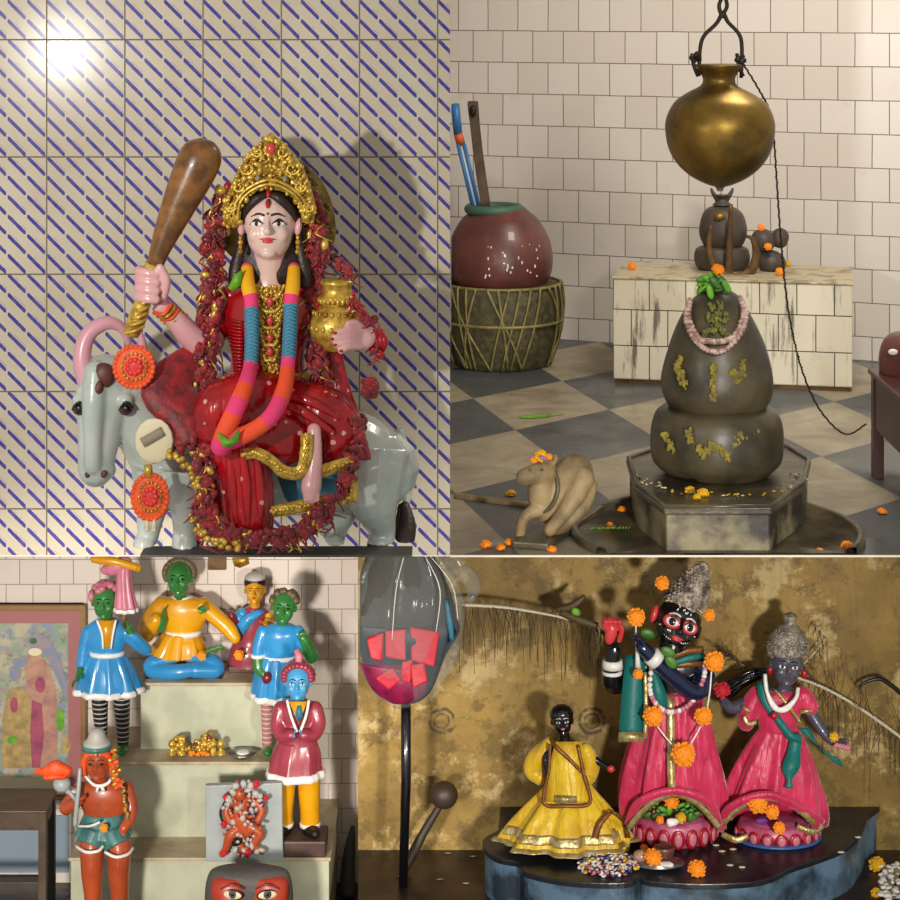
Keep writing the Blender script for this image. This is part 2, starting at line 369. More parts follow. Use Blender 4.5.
        if parent and '_o' in parent: ob['_o'] = tuple(o)
        elif loc is not None: ob.location = o
        if vox:
            r = ob.modifiers.new('r', 'REMESH'); r.mode = 'VOXEL'; r.voxel_size = vox; r.use_smooth_shade = True
            r = ob.modifiers.new('s', 'SMOOTH'); r.factor = .5; r.iterations = iters
        if bevel:
            r = ob.modifiers.new('b', 'BEVEL'); r.width = bevel; r.segments = 2; r.limit_method = 'ANGLE'
        if sub: r = ob.modifiers.new('u', 'SUBSURF'); r.levels = sub; r.render_levels = sub
        return ob
def thing(name, label, cat, loc, group=None):
    o = bpy.data.objects.new(name, None); C.objects.link(o); o.location = loc; o.empty_display_size = .02
    o['_o'] = tuple(loc); o['label'] = label; o['category'] = cat
    if group: o['group'] = group
    return o
def tag(o, label, cat, group=None, kind=None):
    o['label'] = label; o['category'] = cat
    if group: o['group'] = group
    if kind: o['kind'] = kind
    return o
def struct(mb, name, mats, **k):
    o = mb.build(name, mats, smooth=False, **k); o['kind'] = 'structure'; return o
# ---- heads: local units = half width of head, face looks to -Y
def headM(mb, px, py, d, r, roll=0, yaw=0, pitch=10):
    return (Matrix.Translation(mb.p(px, py, d)) @ Matrix.Rotation(math.radians(roll), 4, 'Y') @ Matrix.Rotation(math.radians(yaw), 4, 'Z')
            @ Matrix.Rotation(math.radians(-pitch), 4, 'X') @ Matrix.Scale(r*mb.u, 4))
def addhead(mb, H, nose=1.0):
    old = mb.X; mb.X = H
    mb.ell((0, .08, .2), (1, 1.1, 1.1), seg=20, rg=14); mb.ell((0, -.12, -.35), (.83, .85, .95), seg=20, rg=14)
    mb.ell((0, -.6, -1.06), (.3, .25, .2))
    for s in (-1, 1):
        mb.ell((s*.42, -.6, -.38), (.32, .3, .34)); mb.ell((s*1.0, .05, -.05), (.12, .24, .32))
    mb.tube([(0, -1.0, .2, .09*nose), (0, -1.1, -.08, .11*nose), (0, -1.2, -.3, .17*nose)], k=3); mb.ell((0, -1.14, -.32), (.2*nose, .16, .12))
    mb.X = old
def fy(x, z):
    a = 1-x*x-((z-.2)/1.1)**2; b = 1-(x/.83)**2-((z+.35)/.95)**2
    ya = .08-1.1*math.sqrt(a) if a > 0 else 9; yb = -.12-.85*math.sqrt(b) if b > 0 else 9
    return min(ya, yb)
def face(H, root, Y, eyes=('eyew', 'brown', 'black'), ew=.24, eh=.12, ez=0, brow='black', lip='lips', lw=.28, rim=None, half=0):
    def mk(): m = MB(Y); m.X = H; return m
    for s in (-1, 1):
        m = mk(); x = s*.4; y = fy(x, ez)
        R = Matrix.Rotation(s*.35, 3, 'Z')
        if rim: m.ell((x, y+.02, ez), (ew*1.4, .06, eh*1.45), R, 3)
        m.ell((x, y, ez), (ew, .07, eh), R, 0); m.ell((x, y-.045, ez), (eh*.85, .045, eh*.85), R, 1); m.ell((x, y-.075, ez), (eh*.45, .03, eh*.45), R, 2)
        m.tube([(x-ew, fy(x-ew, ez)-.03, ez, .02), (x, y-.06, ez+eh+.02, .035), (x+ew, fy(x+ew, ez)-.03, ez, .02)], 2, 6)
        m.build('eye', [eyes[0], eyes[1], eyes[2]]+([rim] if rim else []), root)
        if brow:
            m = mk(); b = []
            for t in (.12, .36, .62): b.append((s*t, fy(s*t, ez+.32+(.1 if t == .36 else 0))-.02, ez+(.3 if t == .12 else .36 if t == .36 else .26), .04 if t < .5 else .015))
            m.tube(b, 0, 6); m.build('eyebrow', brow, root)
    if lip:
        m = mk(); m.ell((0, fy(0, -.6)-.01, -.57), (lw*.8, .06, .055)); m.ell((0, fy(0, -.66)-.01, -.66), (lw*.65, .07, .06))
        m.tube([(-lw, fy(lw, -.58), -.57, .015), (0, fy(0, -.62)-.05, -.62, .02), (lw, fy(lw, -.58), -.57, .015)], 0, 6)
        m.build('lips', lip, root)
def hand(mb, w, fdir, ndir, L, mi=0, curl=.5, th=1, spread=.14):   # w wrist world; fdir finger dir; ndir palm normal; L length m
    f = Vector(fdir).normalized(); n = Vector(ndir); n = (n-f*n.dot(f)).normalized(); s = f.cross(n)*th
    w = Vector(w); old = mb.X; mb.X = None
    R = Matrix((f, s, n)).transposed()
    mb.ell(w+f*L*.26, (L*.3, L*.22, L*.1), R, mi)
    for i, ln in enumerate((.42, .5, .47, .36)):
        o = (i-1.5)*.125*L; b = w+f*L*.42+s*o; dr = (f+s*((i-1.5)*spread)).normalized()
        p1 = b+dr*ln*L*.45; p2 = p1+(dr*(1-curl*.5)+n*curl)*ln*L*.35; p3 = p2+(dr*(1-curl*1.3)+n*curl*1.2)*ln*L*.28
        r = L*.062
        mb.tube([(*b, r), (*p1, r*.95), (*p2, r*.85), (*p3, r*.65)], mi, 8, 3)
    b = w+f*L*.12-s*L*.16; p1 = b+(f*.5-s*.7+n*.2)*L*.24; p2 = p1+(f*.9-s*.1+n*.3)*L*.22
    mb.tube([(*b, L*.08), (*p1, L*.07), (*p2, L*.055)], mi, 8, 3)
    mb.X = old
# ---- marigolds
FL = {}
def flower_mesh(key, mats):
    m = MB()
    for ring, (n, r, z, t, sz) in enumerate(((15, .82, .1, .15, .3), (14, .7, .28, .45, .28), (12, .52, .45, .8, .25), (9, .33, .56, 1.1, .22), (5, .14, .62, 1.35, .18))):
        for i in range(n):
            a = 2*PI*i/n+ring*.4+random.uniform(-.2, .2); r_ = r*random.uniform(.88, 1.12); s_ = sz*random.uniform(.8, 1.2)
            R = Matrix.Rotation(a, 3, 'Z') @ Matrix.Rotation(-t+random.uniform(-.3, .3), 3, 'Y')
            m.ell((math.cos(a)*r_, math.sin(a)*r_, z+random.uniform(-.07, .07)), (s_, s_*.7, s_*.22), R, 0, 7, 4)
    m.ell((0, 0, .2), (.8, .8, .5), None, 0, 12, 8); m.ell((0, 0, -.1), (.3, .3, .22), None, 1, 8, 5)
    o = m.build('marigold_flower', mats); me = o.data; bpy.data.objects.remove(o); return me
def flower(px, py, Y, r, label, kind='marig', group=None, face_up=.5, name='marigold_flower', cat='flower'):
    if kind not in FL: FL[kind] = flower_mesh(kind, [kind, 'dleaf'])
    o = bpy.data.objects.new(name, FL[kind]); C.objects.link(o)
    o.location = P(px, py, Y); s = r*Y/F; o.scale = (s, s, s)
    o.rotation_euler = (PI/2*(1-face_up)+random.uniform(-.15, .15), random.uniform(-.2, .2), 0)
    tag(o, label, cat, group); return o
# ================================================================== CAMERA, WORLD, LIGHT
cam = bpy.data.cameras.new('camera'); co = bpy.data.objects.new('camera', cam); C.objects.link(co)
co.location = (0, 0, CZ); co.rotation_euler = (PI/2, 0, 0)
cam.sensor_width = 36; cam.lens = F*36/900; cam.shift_y = -.5; cam.clip_start = .05
bpy.context.scene.camera = co
W = bpy.data.worlds.new('world'); bpy.context.scene.world = W; W.use_nodes = True
W.node_tree.nodes['Background'].inputs[0].default_value = (1, .95, .87, 1); W.node_tree.nodes['Background'].inputs[1].default_value = .41
vs = bpy.context.scene.view_settings; vs.view_transform = 'Standard'; vs.look = 'None'; vs.gamma = 1; vs.use_curve_mapping = False; vs.exposure = 0
def spot(name, loc, tgt, W_, ang, col, rad=.06, blend=.7):
    l = bpy.data.lights.new(name, 'SPOT'); l.energy = W_; l.spot_size = math.radians(ang); l.spot_blend = blend; l.shadow_soft_size = rad; l.color = col
    o = bpy.data.objects.new(name, l); C.objects.link(o); o.location = (loc[0], loc[1], CZ+loc[2])
    o.rotation_euler = (Vector((tgt[0], tgt[1], CZ+tgt[2]))-o.location).to_track_quat('-Z', 'Y').to_euler()
def area(name, loc, tgt, W_, size, col):
    l = bpy.data.lights.new(name, 'AREA'); l.energy = W_; l.size = size; l.color = col
    o = bpy.data.objects.new(name, l); C.objects.link(o); o.location = (loc[0], loc[1], CZ+loc[2])
    o.rotation_euler = (Vector((tgt[0], tgt[1], CZ+tgt[2]))-o.location).to_track_quat('-Z', 'Y').to_euler()
spot('lamp_striped_wall', (-1.16, 2.0, -.155), (-.6, 4.0, -.38), 98, 58, (1, .96, .9), .03, .9)
area('ceiling_lamp_shrine', (1.0, 4.75, .8), (.85, 5.6, -.7), 24, .5, (1, .92, .8))
spot('fill_shrine_front', (.9, 1.6, .3), (.8, 5.4, -.5), 165, 34, (1, .95, .86), .2, .7)  # added front fill that brightens the shrine
spot('lamp_steps', (-.95, 1.3, -1.04), (-.62, 4.5, -1.73), 370, 31, (1, .93, .85), .14, .6)
spot('lamp_ochre_wall', (.75, 1.5, -.92), (.35, 4.3, -1.5), 235, 38, (1, .95, .86), .08, .8)
# ================================================================== SETTING
ZU = CZ-1.11                     # upper floor level
ZR = CZ-555*3.66/F
m = MB(); m.box((-1.3, Y1, CZ-555*Y1/F), (0, 6.9, CZ+.25)); struct(m, 'wall_left', 'stripe')
m = MB(); m.box((P(140, 0, 3.66).x, 3.66, ZR-.004), (P(412, 0, 3.66).x, 3.72, ZR)); m.box((P(176, 0, 3.7).x, 3.72, ZR-.02), (P(196, 0, 3.7).x, Y1, ZR-.004)); m.box((P(366, 0, 3.7).x, 3.72, ZR-.02), (P(386, 0, 3.7).x, Y1, ZR-.004)); struct(m, 'trim_1', 'rock')  # support rail, coloured dark to stand in for shade at the bull's feet
m = MB(); m.box((-1.3, Y1-.0015, CZ-556.2*Y1/F), (0, Y1, CZ-555*Y1/F)); struct(m, 'trim_2', 'pale')
m = MB(); m.box((0, 4.0, ZU-.004), (1.75, 7.0, ZU)); struct(m, 'floor_upper', 'checker')
m = MB(); m.box((0, 3.9985, ZU-.004), (1.75, 4.0, ZU)); struct(m, 'trim_3', 'pale')
m = MB(); m.box((0, 0, 0), (1.9, .05, 1.4)); o = struct(m, 'wall_back', 'tile2'); o.location = (0, 6.70, ZU); o.rotation_euler = (0, 0, math.atan2(-.42, 1.0))
m = MB(); m.box((0, 4.2, CZ+1.02), (1.75, 7.0, CZ+1.05)); struct(m, 'ceiling', 'pale')
X4 = P(358, 0, Y4).x
m = MB(); m.box((X4, Y4, .1), (1.3, 5.0, ZU-.03)); struct(m, 'wall_right', 'plaster')
z4 = CZ-850*Y4/F
m = MB(); m.prism([(X4, Y4), (P(358, 0, 3.5).x, 3.5), (1.3, 3.5), (1.3, Y4)], .05, z4); struct(m, 'floor_right', 'darkfloor')
z3 = CZ-883*Y3/F
m = MB(); m.box((-1.5, Y3, z3-.1), (X4+.05, Y3+.06, CZ-1.14)); struct(m, 'wall_steps', 'tile3')
m = MB(); m.box((-1.5, 3.2, z3-.05), (X4+.05, Y3, z3)); struct(m, 'floor_left', 'darkfloor')
# stepped altar of the lower left corner
r = thing('stepped_altar', 'pale green painted altar of three steps carrying the row of painted statues', 'altar', (P(200, 0, 4.4).x, 4.4, z3))
zA, zB, zC = CZ-858*4.3/F, CZ-762*4.403/F, CZ-683*4.474/F
for nm, y0, z1, x0, x1 in (('lower_step', 4.3, zA, 70, 329), ('middle_step', 4.403, zB, 88, 300), ('upper_step', 4.474, zC, 140, 300)):
    m = MB(); X0, X1 = P(x0, 0, y0).x, P(x1, 0, y0).x
    m.box((X0, y0+.006, z3), (X1, Y3-.001, z1-.008)); m.build(nm, 'step', r, smooth=False, bevel=.002)
    m = MB(); m.box((X0-.004, y0, z1-.008), (X1+.004, Y3-.001, z1)); m.build('ledge', 'stepcap', r, smooth=False, bevel=.002)
# ================================================================== UPPER LEFT: goddess on a bull
YBL = 3.80; YG = 3.735; zs = ZR; DEFCLIP = [((0, 0, ZR), (0, 0, -1))]
bull = thing('bull_statue', 'grey-green glazed bull statue carrying the red-robed goddess', 'statue', (P(260, 0, 3.7).x, 3.7, zs))
m = MB(YBL)
m.T([(172, 470, 8, 40), (215, 468, 0, 52), (290, 462, 0, 52), (350, 462, 0, 52), (380, 468, 0, 40)], k=5, seg=20, round_=True)
m.T([(180, 470, 14, 42), (150, 430, 24, 34), (122, 392, 34, 27)], seg=18, round_=True)          # neck
m.T([(104, 380, 42, 26), (104, 402, 46, 29), (100, 432, 50, 22), (96, 462, 54, 18), (96, 470, 56, 17)], seg=20, k=5, flat=.8, round_=True)
m.T([(96, 372, 58, 12), (94, 405, 66, 12), (93, 440, 68, 9), (93, 466, 68, 9)], seg=14, k=4, round_=True)
for sx_ in (80, 126): m.E(sx_, 400, 60 if sx_ == 126 else 56, 8, 8, 7)
m.E(97, 470, 56, 19, 16, 13)
m.T([(160, 470, 38, 30), (152, 505, 38, 17), (148, 535, 34, 11), (144, 548, 40, 12), (144, 580, 42, 13)], seg=14)    # fore legs
m.T([(186, 470, 42, 30), (184, 505, 46, 15), (184, 530, 42, 11), (184, 548, 44, 13), (184, 580, 44, 14)], seg=14)
m.T([(374, 452, 22, 36), (374, 500, 34, 25), (382, 530, 26, 14), (380, 548, 30, 14), (380, 580, 34, 14)], seg=14)
m.T([(345, 480, 0, 34), (338, 515, 0, 18), (330, 540, 0, 12), (336, 550, 34, 11), (334, 580, 40, 12)], seg=14)
for sx, px, d in ((1, 128, 28),):
    m.T([(px+(-sx)*4, 384, d, 6), (px+sx*10, 388, d, 8), (px+sx*22, 396, d-4, 3)], flat=.5)
m.build('body', 'bull', bull, vox=.0035)
for pts in ([(88, 388, 50, 9), (82, 360, 48, 9), (88, 335, 44, 8), (106, 323, 40, 7), (122, 328, 36, 5), (129, 345, 32, 3)],
            [(126, 386, 34, 8), (138, 362, 26, 7), (142, 345, 22, 5), (140, 334, 20, 3)]):
    h = MB(YBL); h.T(pts, k=5, seg=12, round_=True); h.build('horn', 'horn', bull)
h = MB(YBL); h.E(103, 376, 64, 12, 7, 13, 10); h.E(98, 390, 70, 5, 5, 10, 15); h.build('forehead_patch', 'bullbrown', bull)
for px, d, rl in ((126, 66, -25), (79, 62, 20)):
    h = MB(YBL); h.E(px, 409, d, 7, 4, 6, rl, 0); h.E(px, 409, d+3, 4, 3, 4.5, rl, 1); h.T([(px-7, 410, d+2, .8), (px, 402, d+4, 1.4), (px+7, 408, d+2, .8)], 1); h.build('eye', ['bullbrown', 'black'], bull)
for px in (88, 104):
    h = MB(YBL); h.E(px, 474, 71, 3, 2, 4, 20); h.build('nostril', 'bullbrown', bull)
h = MB(YBL); h.T([(398, 430, -8, 5), (406, 455, -10, 5), (408, 490, -8, 4), (404, 512, -6, 4)], k=5); h.build('tail', 'bull', bull)
h = MB(YBL); h.T([(404, 504, -4, 5), (407, 525, 10, 9), (405, 545, 24, 9), (404, 565, 30, 6)])
for i in range(16): h.T([(404+random.uniform(-4, 4), 505, -2, 2.5), (406+random.uniform(-9, 8), 530, 14, 3), (405+random.uniform(-9, 9), 560, 28, 1)])
h.build('tail_tuft', 'hair', bull)
h = MB(YBL); h.strip([(278, 474, 70, 5, 90), (290, 488, 69, 17, 90), (315, 488, 68, 17, 90), (340, 484, 62, 17, 88)], 4); h.build('saddle_cloth', 'saddle', bull)

G = thing('goddess_statue', 'pink-faced goddess statue in red robe and gold crown, seated on the bull', 'statue', tuple(P(268, 455, YG)))
m = MB(YG)
H = headM(m, 270, 224, 30, 27, 0, 0, 8)
addhead(m, H, .8)
m.T([(270, 250, 22, 17), (270, 270, 18, 16), (270, 284, 14, 22)], seg=16)
m.build('head', 'faceskin', G, vox=.0022, iters=6)
m = MB(YG)  # arms: skin
m.T([(214, 318, 8, 15), (207, 345, 14, 15), (190, 335, 24, 13), (172, 315, 34, 10), (158, 303, 40, 9)], seg=14, k=5)
w = m.p(157, 303, 40); hand(m, w, (-.25, -.2, .95), (.15, 1, .1), 40*m.u, curl=.95, th=-1, spread=.02)
m.E(152, 280, 48, 11, 11, 17, 10)
for i in range(4): m.T([(141, 270+i*8.5, 42, 5), (139, 271+i*8.5, 53, 5.2), (147, 273+i*8.5, 61, 5), (156, 274+i*8.5, 60, 4.5)], seg=8, round_=True)
m.T([(163, 296, 50, 5), (166, 280, 56, 5), (160, 268, 60, 4.5)], seg=8, round_=True)
m.build('arm', 'pinkskin', G, vox=.0022)
m = MB(YG)
m.T([(318, 308, 0, 13), (345, 326, -14, 11), (368, 336, -4, 10), (380, 341, 14, 9), (374, 341, 26, 9)], seg=12, k=5)
m.E(362, 338, 32, 14, 9, 12, -5)
for i in range(4): m.T([(360, 331+i*5, 38, 4.6), (348, 330+i*5.5, 50, 4.2), (336-(i == 1)*3+(i == 3)*5, 333+i*6, 54, 3.4)], seg=8, round_=True)
m.T([(366, 330, 34, 5), (356, 323, 44, 4.4), (348, 324, 50, 3.6)], seg=8, round_=True)
m.build('arm', 'pinkskin', G, vox=.0022)
for i in range(5):
    h = MB(YG); c = [(335, 333), (332, 339), (335, 345), (341, 351)]
    if i < 4: h.E(c[i][0], c[i][1], 57, 2, 1.6, 1.6); h.build('fingernail', 'crim', G)
face(H, G, YG, ew=.24, eh=.1, ez=-.02, lw=.3, brow='hair', lip='lips')
h = MB(YG); h.X = H
for s in (-1, 1):
    h.tube([(s*.68, fy(.68, -.04)-.02, -.05, .012), (s*.42, fy(.42, .16)-.02, .16, .018), (s*.18, fy(.18, .0)-.02, 0, .015)], 0, 6)
h.build('eyelid', 'hair', G)
h = MB(YG); h.X = H; h.ell((0, fy(0, .32), .34), (.05, .04, .05)); h.tube([(0, fy(0, .5)-.02, .55, .05), (0, fy(0, .7)-.02, .7, .1), (0, fy(0, .85)-.03, .86, .05)]); h.build('forehead_mark', 'crim', G)
# hair
h = MB(YG); h.X = H
for s in (-1, 1):
    for i in range(9):
        t = i/8
        h.tube([(s*.06, -.78+t*.7, 1.04+.22*t, .1), (s*(.45+.05*t), -.82+t*.7, .85+.2*t, .17), (s*(.84+.06*t), -.42+t*.5, .4+.1*t, .19), (s*.98, .2+t*.2, -.2, .17), (s*1.1, .45, -.9, .24), (s*1.25, .5, -1.7, .3), (s*1.3, .5, -2.3, .22)], 0, 8)
h.ell((0, .55, .1), (1.25, .6, 1.3)); h.ell((0, .5, -1.3), (1.2, .35, 1.2))
h.build('hair', 'hair', G)
h = MB(YG); h.X = H; h.tube([(0, -.9, .93, .06), (0, -.86, 1.08, .09), (0, -.7, 1.2, .09)]); h.build('parting_vermilion', 'crim', G)
for s in (-1, 1):
    h = MB(YG); h.X = H
    for i in range(4): h.ell((s*1.04, -.3, -.5-i*.17), (.07+.03*(i % 2), .08, .1), seg=8, rg=6)
    h.build('earring', 'gold', G)
for s in (-1, 1):
    h = MB(YG); h.X = H; h.ell((s*1.05, -.22, -.1), (.13, .14, .34), Matrix.Rotation(s*.12, 3, 'Y')); h.ell((s*1.1, -.3, -.02), (.05, .06, .18)); h.build('ear', 'pinkskin', G)
# crown
m = MB(YG)
out = [(224, 226), (222, 206), (229, 190), (237, 172), (247, 156), (258, 144), (265, 137), (270, 133), (275, 137), (283, 143), (294, 156), (303, 168), (310, 186), (316, 208), (313, 226),
       (302, 222), (300, 210), (295, 200), (285, 192), (270, 189), (255, 192), (246, 200), (241, 210), (240, 222), (236, 228)]
m.slabpoly(out, 44, 8)
def inside(x, y, pg):
    c = False; j = len(pg)-1
    for i in range(len(pg)):
        if (pg[i][1] > y) != (pg[j][1] > y) and x < (pg[j][0]-pg[i][0])*(y-pg[i][1])/(pg[j][1]-pg[i][1])+pg[i][0]: c = not c
        j = i
    return c
for i in range(620):
    x = random.uniform(222, 316); y = random.uniform(134, 228)
    if inside(x, y, out):
        rr = random.uniform(1.3, 3.2); m.E(x, y, 45+random.uniform(0, 3), rr, 2.4, rr*random.uniform(.7, 1.5), random.uniform(0, 180), seg=8, rg=5)
for k_ in range(2):
    o_ = 3+4.2*k_
    m.T([(240-o_*.9, 222, 47, 1.5), (243-o_, 203, 49, 1.6), (254-o_*.7, 192-o_*.6, 51, 1.6), (270, 187-o_, 53, 1.7), (286+o_*.7, 192-o_*.6, 51, 1.6), (298+o_, 203, 49, 1.6), (301+o_*.9, 220, 47, 1.5)], seg=6)
for s in (-1, 1):
    for cx, cy, rr in ((22, 168, 8), (30, 186, 7), (38, 206, 7), (12, 152, 6)):
        pt = [(270+s*(cx+rr*(1-t*.11)*math.cos(t*.8)), cy+rr*(1-t*.11)*math.sin(t*.8), 49, 1.3) for t in range(9)]
        m.T(pt, seg=6, k=2)
m.build('crown', 'goldb', G)
for px, py, rr, mt in ((271, 149, 4.5, 'lips'), (258, 178, 2.6, 'greyink'), (285, 179, 2.6, 'greyink'), (257, 188, 2, 'greyink')):
    h = MB(YG); h.E(px, py, 50, rr, 3, rr*1.3); h.build('crown_jewel', mt, G)
h = MB(YG); pt = []
for i in range(28):
    a = 2*PI*i/28; pt.append((277+59*math.cos(a), 232-78*math.sin(a)*(1 if math.sin(a) > 0 else .5)))
h.slabpoly(pt, -22, 4)
for i in range(60):
    a = random.uniform(-.3, 3.4); q = random.uniform(.8, .98); h.E(277+59*q*math.cos(a), 232-78*q*math.sin(a), -20, 2.5, 2, 2.5, seg=8, rg=5)
h.build('halo', 'golddull', G)
# torso robe
m = MB(YG)
m.R([(270, 284, 10, 24, 12), (270, 292, 8, 42, 18), (270, 305, 8, 50, 24), (269, 325, 10, 45, 29), (268, 350, 6, 37, 24), (267, 375, 4, 38, 24), (267, 395, 4, 48, 30), (267, 412, 4, 50, 32)], n=40)
for i in range(16):
    y = 318+i*3.4; m.T([(226+i*.5, y, 22, 1.2), (234, y+3, 32, 1.4), (243, y+4, 36, 1.2)], seg=6, k=2)
m.build('bodice', 'red', G)
m = MB(YG)   # sleeves
m.T([(232, 296, 6, 13), (216, 310, 6, 17), (212, 328, 8, 18)], seg=14, round_=True); m.build('sleeve', 'redstar', G)
m = MB(YG); m.T([(310, 296, 4, 13), (324, 308, 0, 17), (336, 322, -6, 17)], seg=14, round_=True)
m.build('sleeve', 'redstar', G)
m = MB(YG)   # lap and hanging leg
m.T([(285, 398, 20, 26), (250, 402, 48, 32), (222, 408, 62, 27), (215, 425, 66, 22)], seg=20, k=5, round_=True)
m.T([(262, 405, 20, 26), (310, 410, 40, 28), (340, 425, 46, 22), (332, 448, 50, 17)], seg=18, k=5, round_=True)
m.R([(240, 415, 50, 34, 22, .02), (238, 450, 66, 30, 24, .03), (246, 490, 68, 26, 22, .03), (248, 525, 66, 24, 20, .05), (246, 545, 62, 20, 16, .08)], n=60, pl=(7, 1))
m.build('skirt', 'redstar', G, vox=.0035, iters=3)
m = MB(YG)   # folds of the robe falling over both sides
for i in range(9):
    m.T([(206+i*3, 430+i*2, 66, 7), (204+i*5, 465, 72, 7), (206+i*5, 500, 68, 6), (200+i*7, 540, 62, 6)], seg=8)
m.E(265, 440, 64, 46, 18, 30)
m.build('robe_fold', 'redstar', G, vox=.0035)
m = MB(YG); m.T([(330, 350, 14, 12), (338, 390, 22, 13), (345, 425, 34, 18), (348, 462, 44, 24)], seg=14, k=5, flat=.5)
m.T([(326, 346, 10, 8), (322, 400, 30, 10), (330, 440, 44, 14), (336, 470, 52, 18)], seg=12, k=5, flat=.6); m.build('shawl', 'redstar', G, vox=.003)
for k_, (pa, pb, pc) in enumerate((((262, 398, 58), (240, 402, 84), (216, 420, 88)), ((266, 404, 60), (246, 416, 86), (222, 432, 92)), ((272, 402, 56), (300, 410, 76), (332, 432, 80)), ((276, 398, 52), (306, 400, 72), (340, 418, 74)), ((228, 440, 92), (232, 480, 96), (236, 530, 92)), ((242, 445, 96), (246, 485, 98), (248, 530, 92)), ((256, 450, 94), (260, 490, 94), (260, 530, 88)))):
    m = MB(YG); m.T([(pa[0], pa[1], pa[2]-7, 3), (pb[0], pb[1], pb[2]-7, 5), (pc[0], pc[1], pc[2]-9, 3)], seg=12, k=6, round_=True); m.build('robe_fold', 'redstar', G)
# bare foot
m = MB(YG); m.T([(314, 430, 74, 7), (315, 450, 80, 7), (313, 472, 84, 9), (311, 487, 88, 10), (311, 495, 90, 8)], seg=12, k=4, round_=True)
for i in range(5): m.T([(305+i*3.2, 494, 92, 2.4), (305+i*3.2, 500+(2-abs(i-2)), 93, 2)], seg=6, round_=True)
m.build('foot', 'pinkskin', G, vox=.002)
# gold borders
m = MB(YG)
for pts in ([(243, 455, 92, 4, 70), (256, 453, 94, 4.5, 100), (270, 460, 94, 4.5, 120), (284, 472, 92, 5, 110), (300, 472, 92, 5, 60), (306, 455, 90, 5, 20), (307, 434, 84, 5, 5)],
            [(320, 472, 82, 5, 70), (332, 468, 80, 5, 80), (352, 462, 76, 5, 80)], [(350, 470, 76, 5, 10), (352, 486, 76, 5, 0), (350, 502, 76, 5, 10)],
            [(272, 512, 84, 4, 80), (292, 508, 84, 5, 75), (318, 503, 82, 5, 80), (350, 498, 78, 4, 90)]):
    m.strip([(p_[0], p_[1], p_[2], p_[3]+1.5, p_[4]) for p_ in pts], 3)
    q = catmull([p_[:4] for p_ in pts], 6)
    for a_ in q: m.E(a_[0]+random.uniform(-1, 1), a_[1]+random.uniform(-1, 1), a_[2]+1, 2.4, 2, 2.4, seg=8, rg=5)
m.build('gold_border', 'goldb', G)
m = MB(YG)
pts = [(170, 452, 84, 4), (186, 466, 88, 5), (196, 482, 90, 5), (200, 502, 90, 5), (194, 522, 88, 5), (206, 534, 96, 5), (222, 543, 98, 5), (240, 547, 98, 4)]
for a_ in catmull(pts, 8): m.E(a_[0]+random.uniform(-3, 3), a_[1]+random.uniform(-3, 3), a_[2]+random.uniform(-1, 2), 3, 2.4, 3.4, random.uniform(0, 90), seg=8, rg=5)
m.build('gold_border', 'goldb', G)
# jewellery
m = MB(YG)
for k_, (hw, yb) in enumerate(((14, 300), (15, 312), (14, 328), (12, 345), (10, 360))):
    pt = [(270-hw, 286+k_*8, 36+k_, 1.5), (270-hw*.6, yb-4, 40+k_, 1.7), (270, yb, 42+k_, 1.9), (270+hw*.6, yb-4, 40+k_, 1.7), (270+hw, 286+k_*8, 36+k_, 1.5)]
    for a_ in catmull(pt, 5): m.E(a_[0], a_[1], a_[2]+3, 2, 2, 2, seg=8, rg=5)
m.slabpoly([(256, 287), (284, 287), (283, 310), (277, 350), (276, 384), (262, 384), (262, 350), (256, 310)], 40, 3)
for i in range(330):
    t = random.random(); y = 286+t*100; hw = 14*(1-.5*t)
    if True: m.E(270+random.uniform(-hw, hw), y, 40+random.uniform(0, 3), 1.7, 1.6, 1.9, seg=7, rg=5)
m.build('necklace', 'goldb', G)
for py in (302, 321, 338, 352): h = MB(YG); h.E(270, py, 46, 3.4, 2.4, 4.5); h.build('necklace_jewel', 'lips', G)
m = MB(YG); m.R([(267, 371, 4, 40, 27), (267, 378, 4, 41, 28), (267, 385, 4, 43, 29)], n=40)
for i in range(40):
    a_ = PI+PI*i/39; q = m.p(267, 378, 4)+Vector((math.cos(a_)*41*m.u, math.sin(a_)*28*m.u, 0)); m.ell(q, (.005, .004, .01), None, 0, 8, 5)
m.build('belt', 'gold', G)
for i in range(5):
    a_ = i*3.6; h = MB(YG); c = [(160+a_, 306+a_*.8)]; h.T([(154+a_, 313+a_*.9, 44-a_, 2), (164+a_, 314+a_*.6, 52-a_, 2), (172+a_, 303+a_*.8, 44-a_, 2)], seg=8); h.build('bangle', 'gold' if i % 2 else 'badge', G)
for i in range(3):
    h = MB(YG); h.T([(373+i*4, 331, 22, 3), (377+i*4, 341, 30, 3.4), (373+i*4, 352, 22, 3)], seg=8); h.build('bangle', 'crim', G)
# club
m = MB(YG)
m.T([(155, 266, 52, 8), (160, 250, 52, 10), (170, 225, 50, 14), (182, 198, 48, 18), (194, 172, 46, 21), (201, 156, 45, 21), (205, 146, 45, 16), (207, 140, 45, 7)], seg=20, k=5)
cl = m.build('club', 'wood', G)
h = MB(YG); h.T([(131, 334, 46, 8), (136, 322, 48, 9), (143, 302, 50, 8), (146, 294, 50, 8)], seg=14); h.T([(152, 274, 51, 9), (155, 264, 52, 10)], seg=14)
for i in range(6): h.T([(124+i*3.6, 333-i*7.5, 56, 1.6), (134+i*2.6, 331-i*7, 60, 1.8), (144+i*2, 326-i*7, 54, 1.6)], seg=6)
h.build('handle_cover', 'goldb', cl)
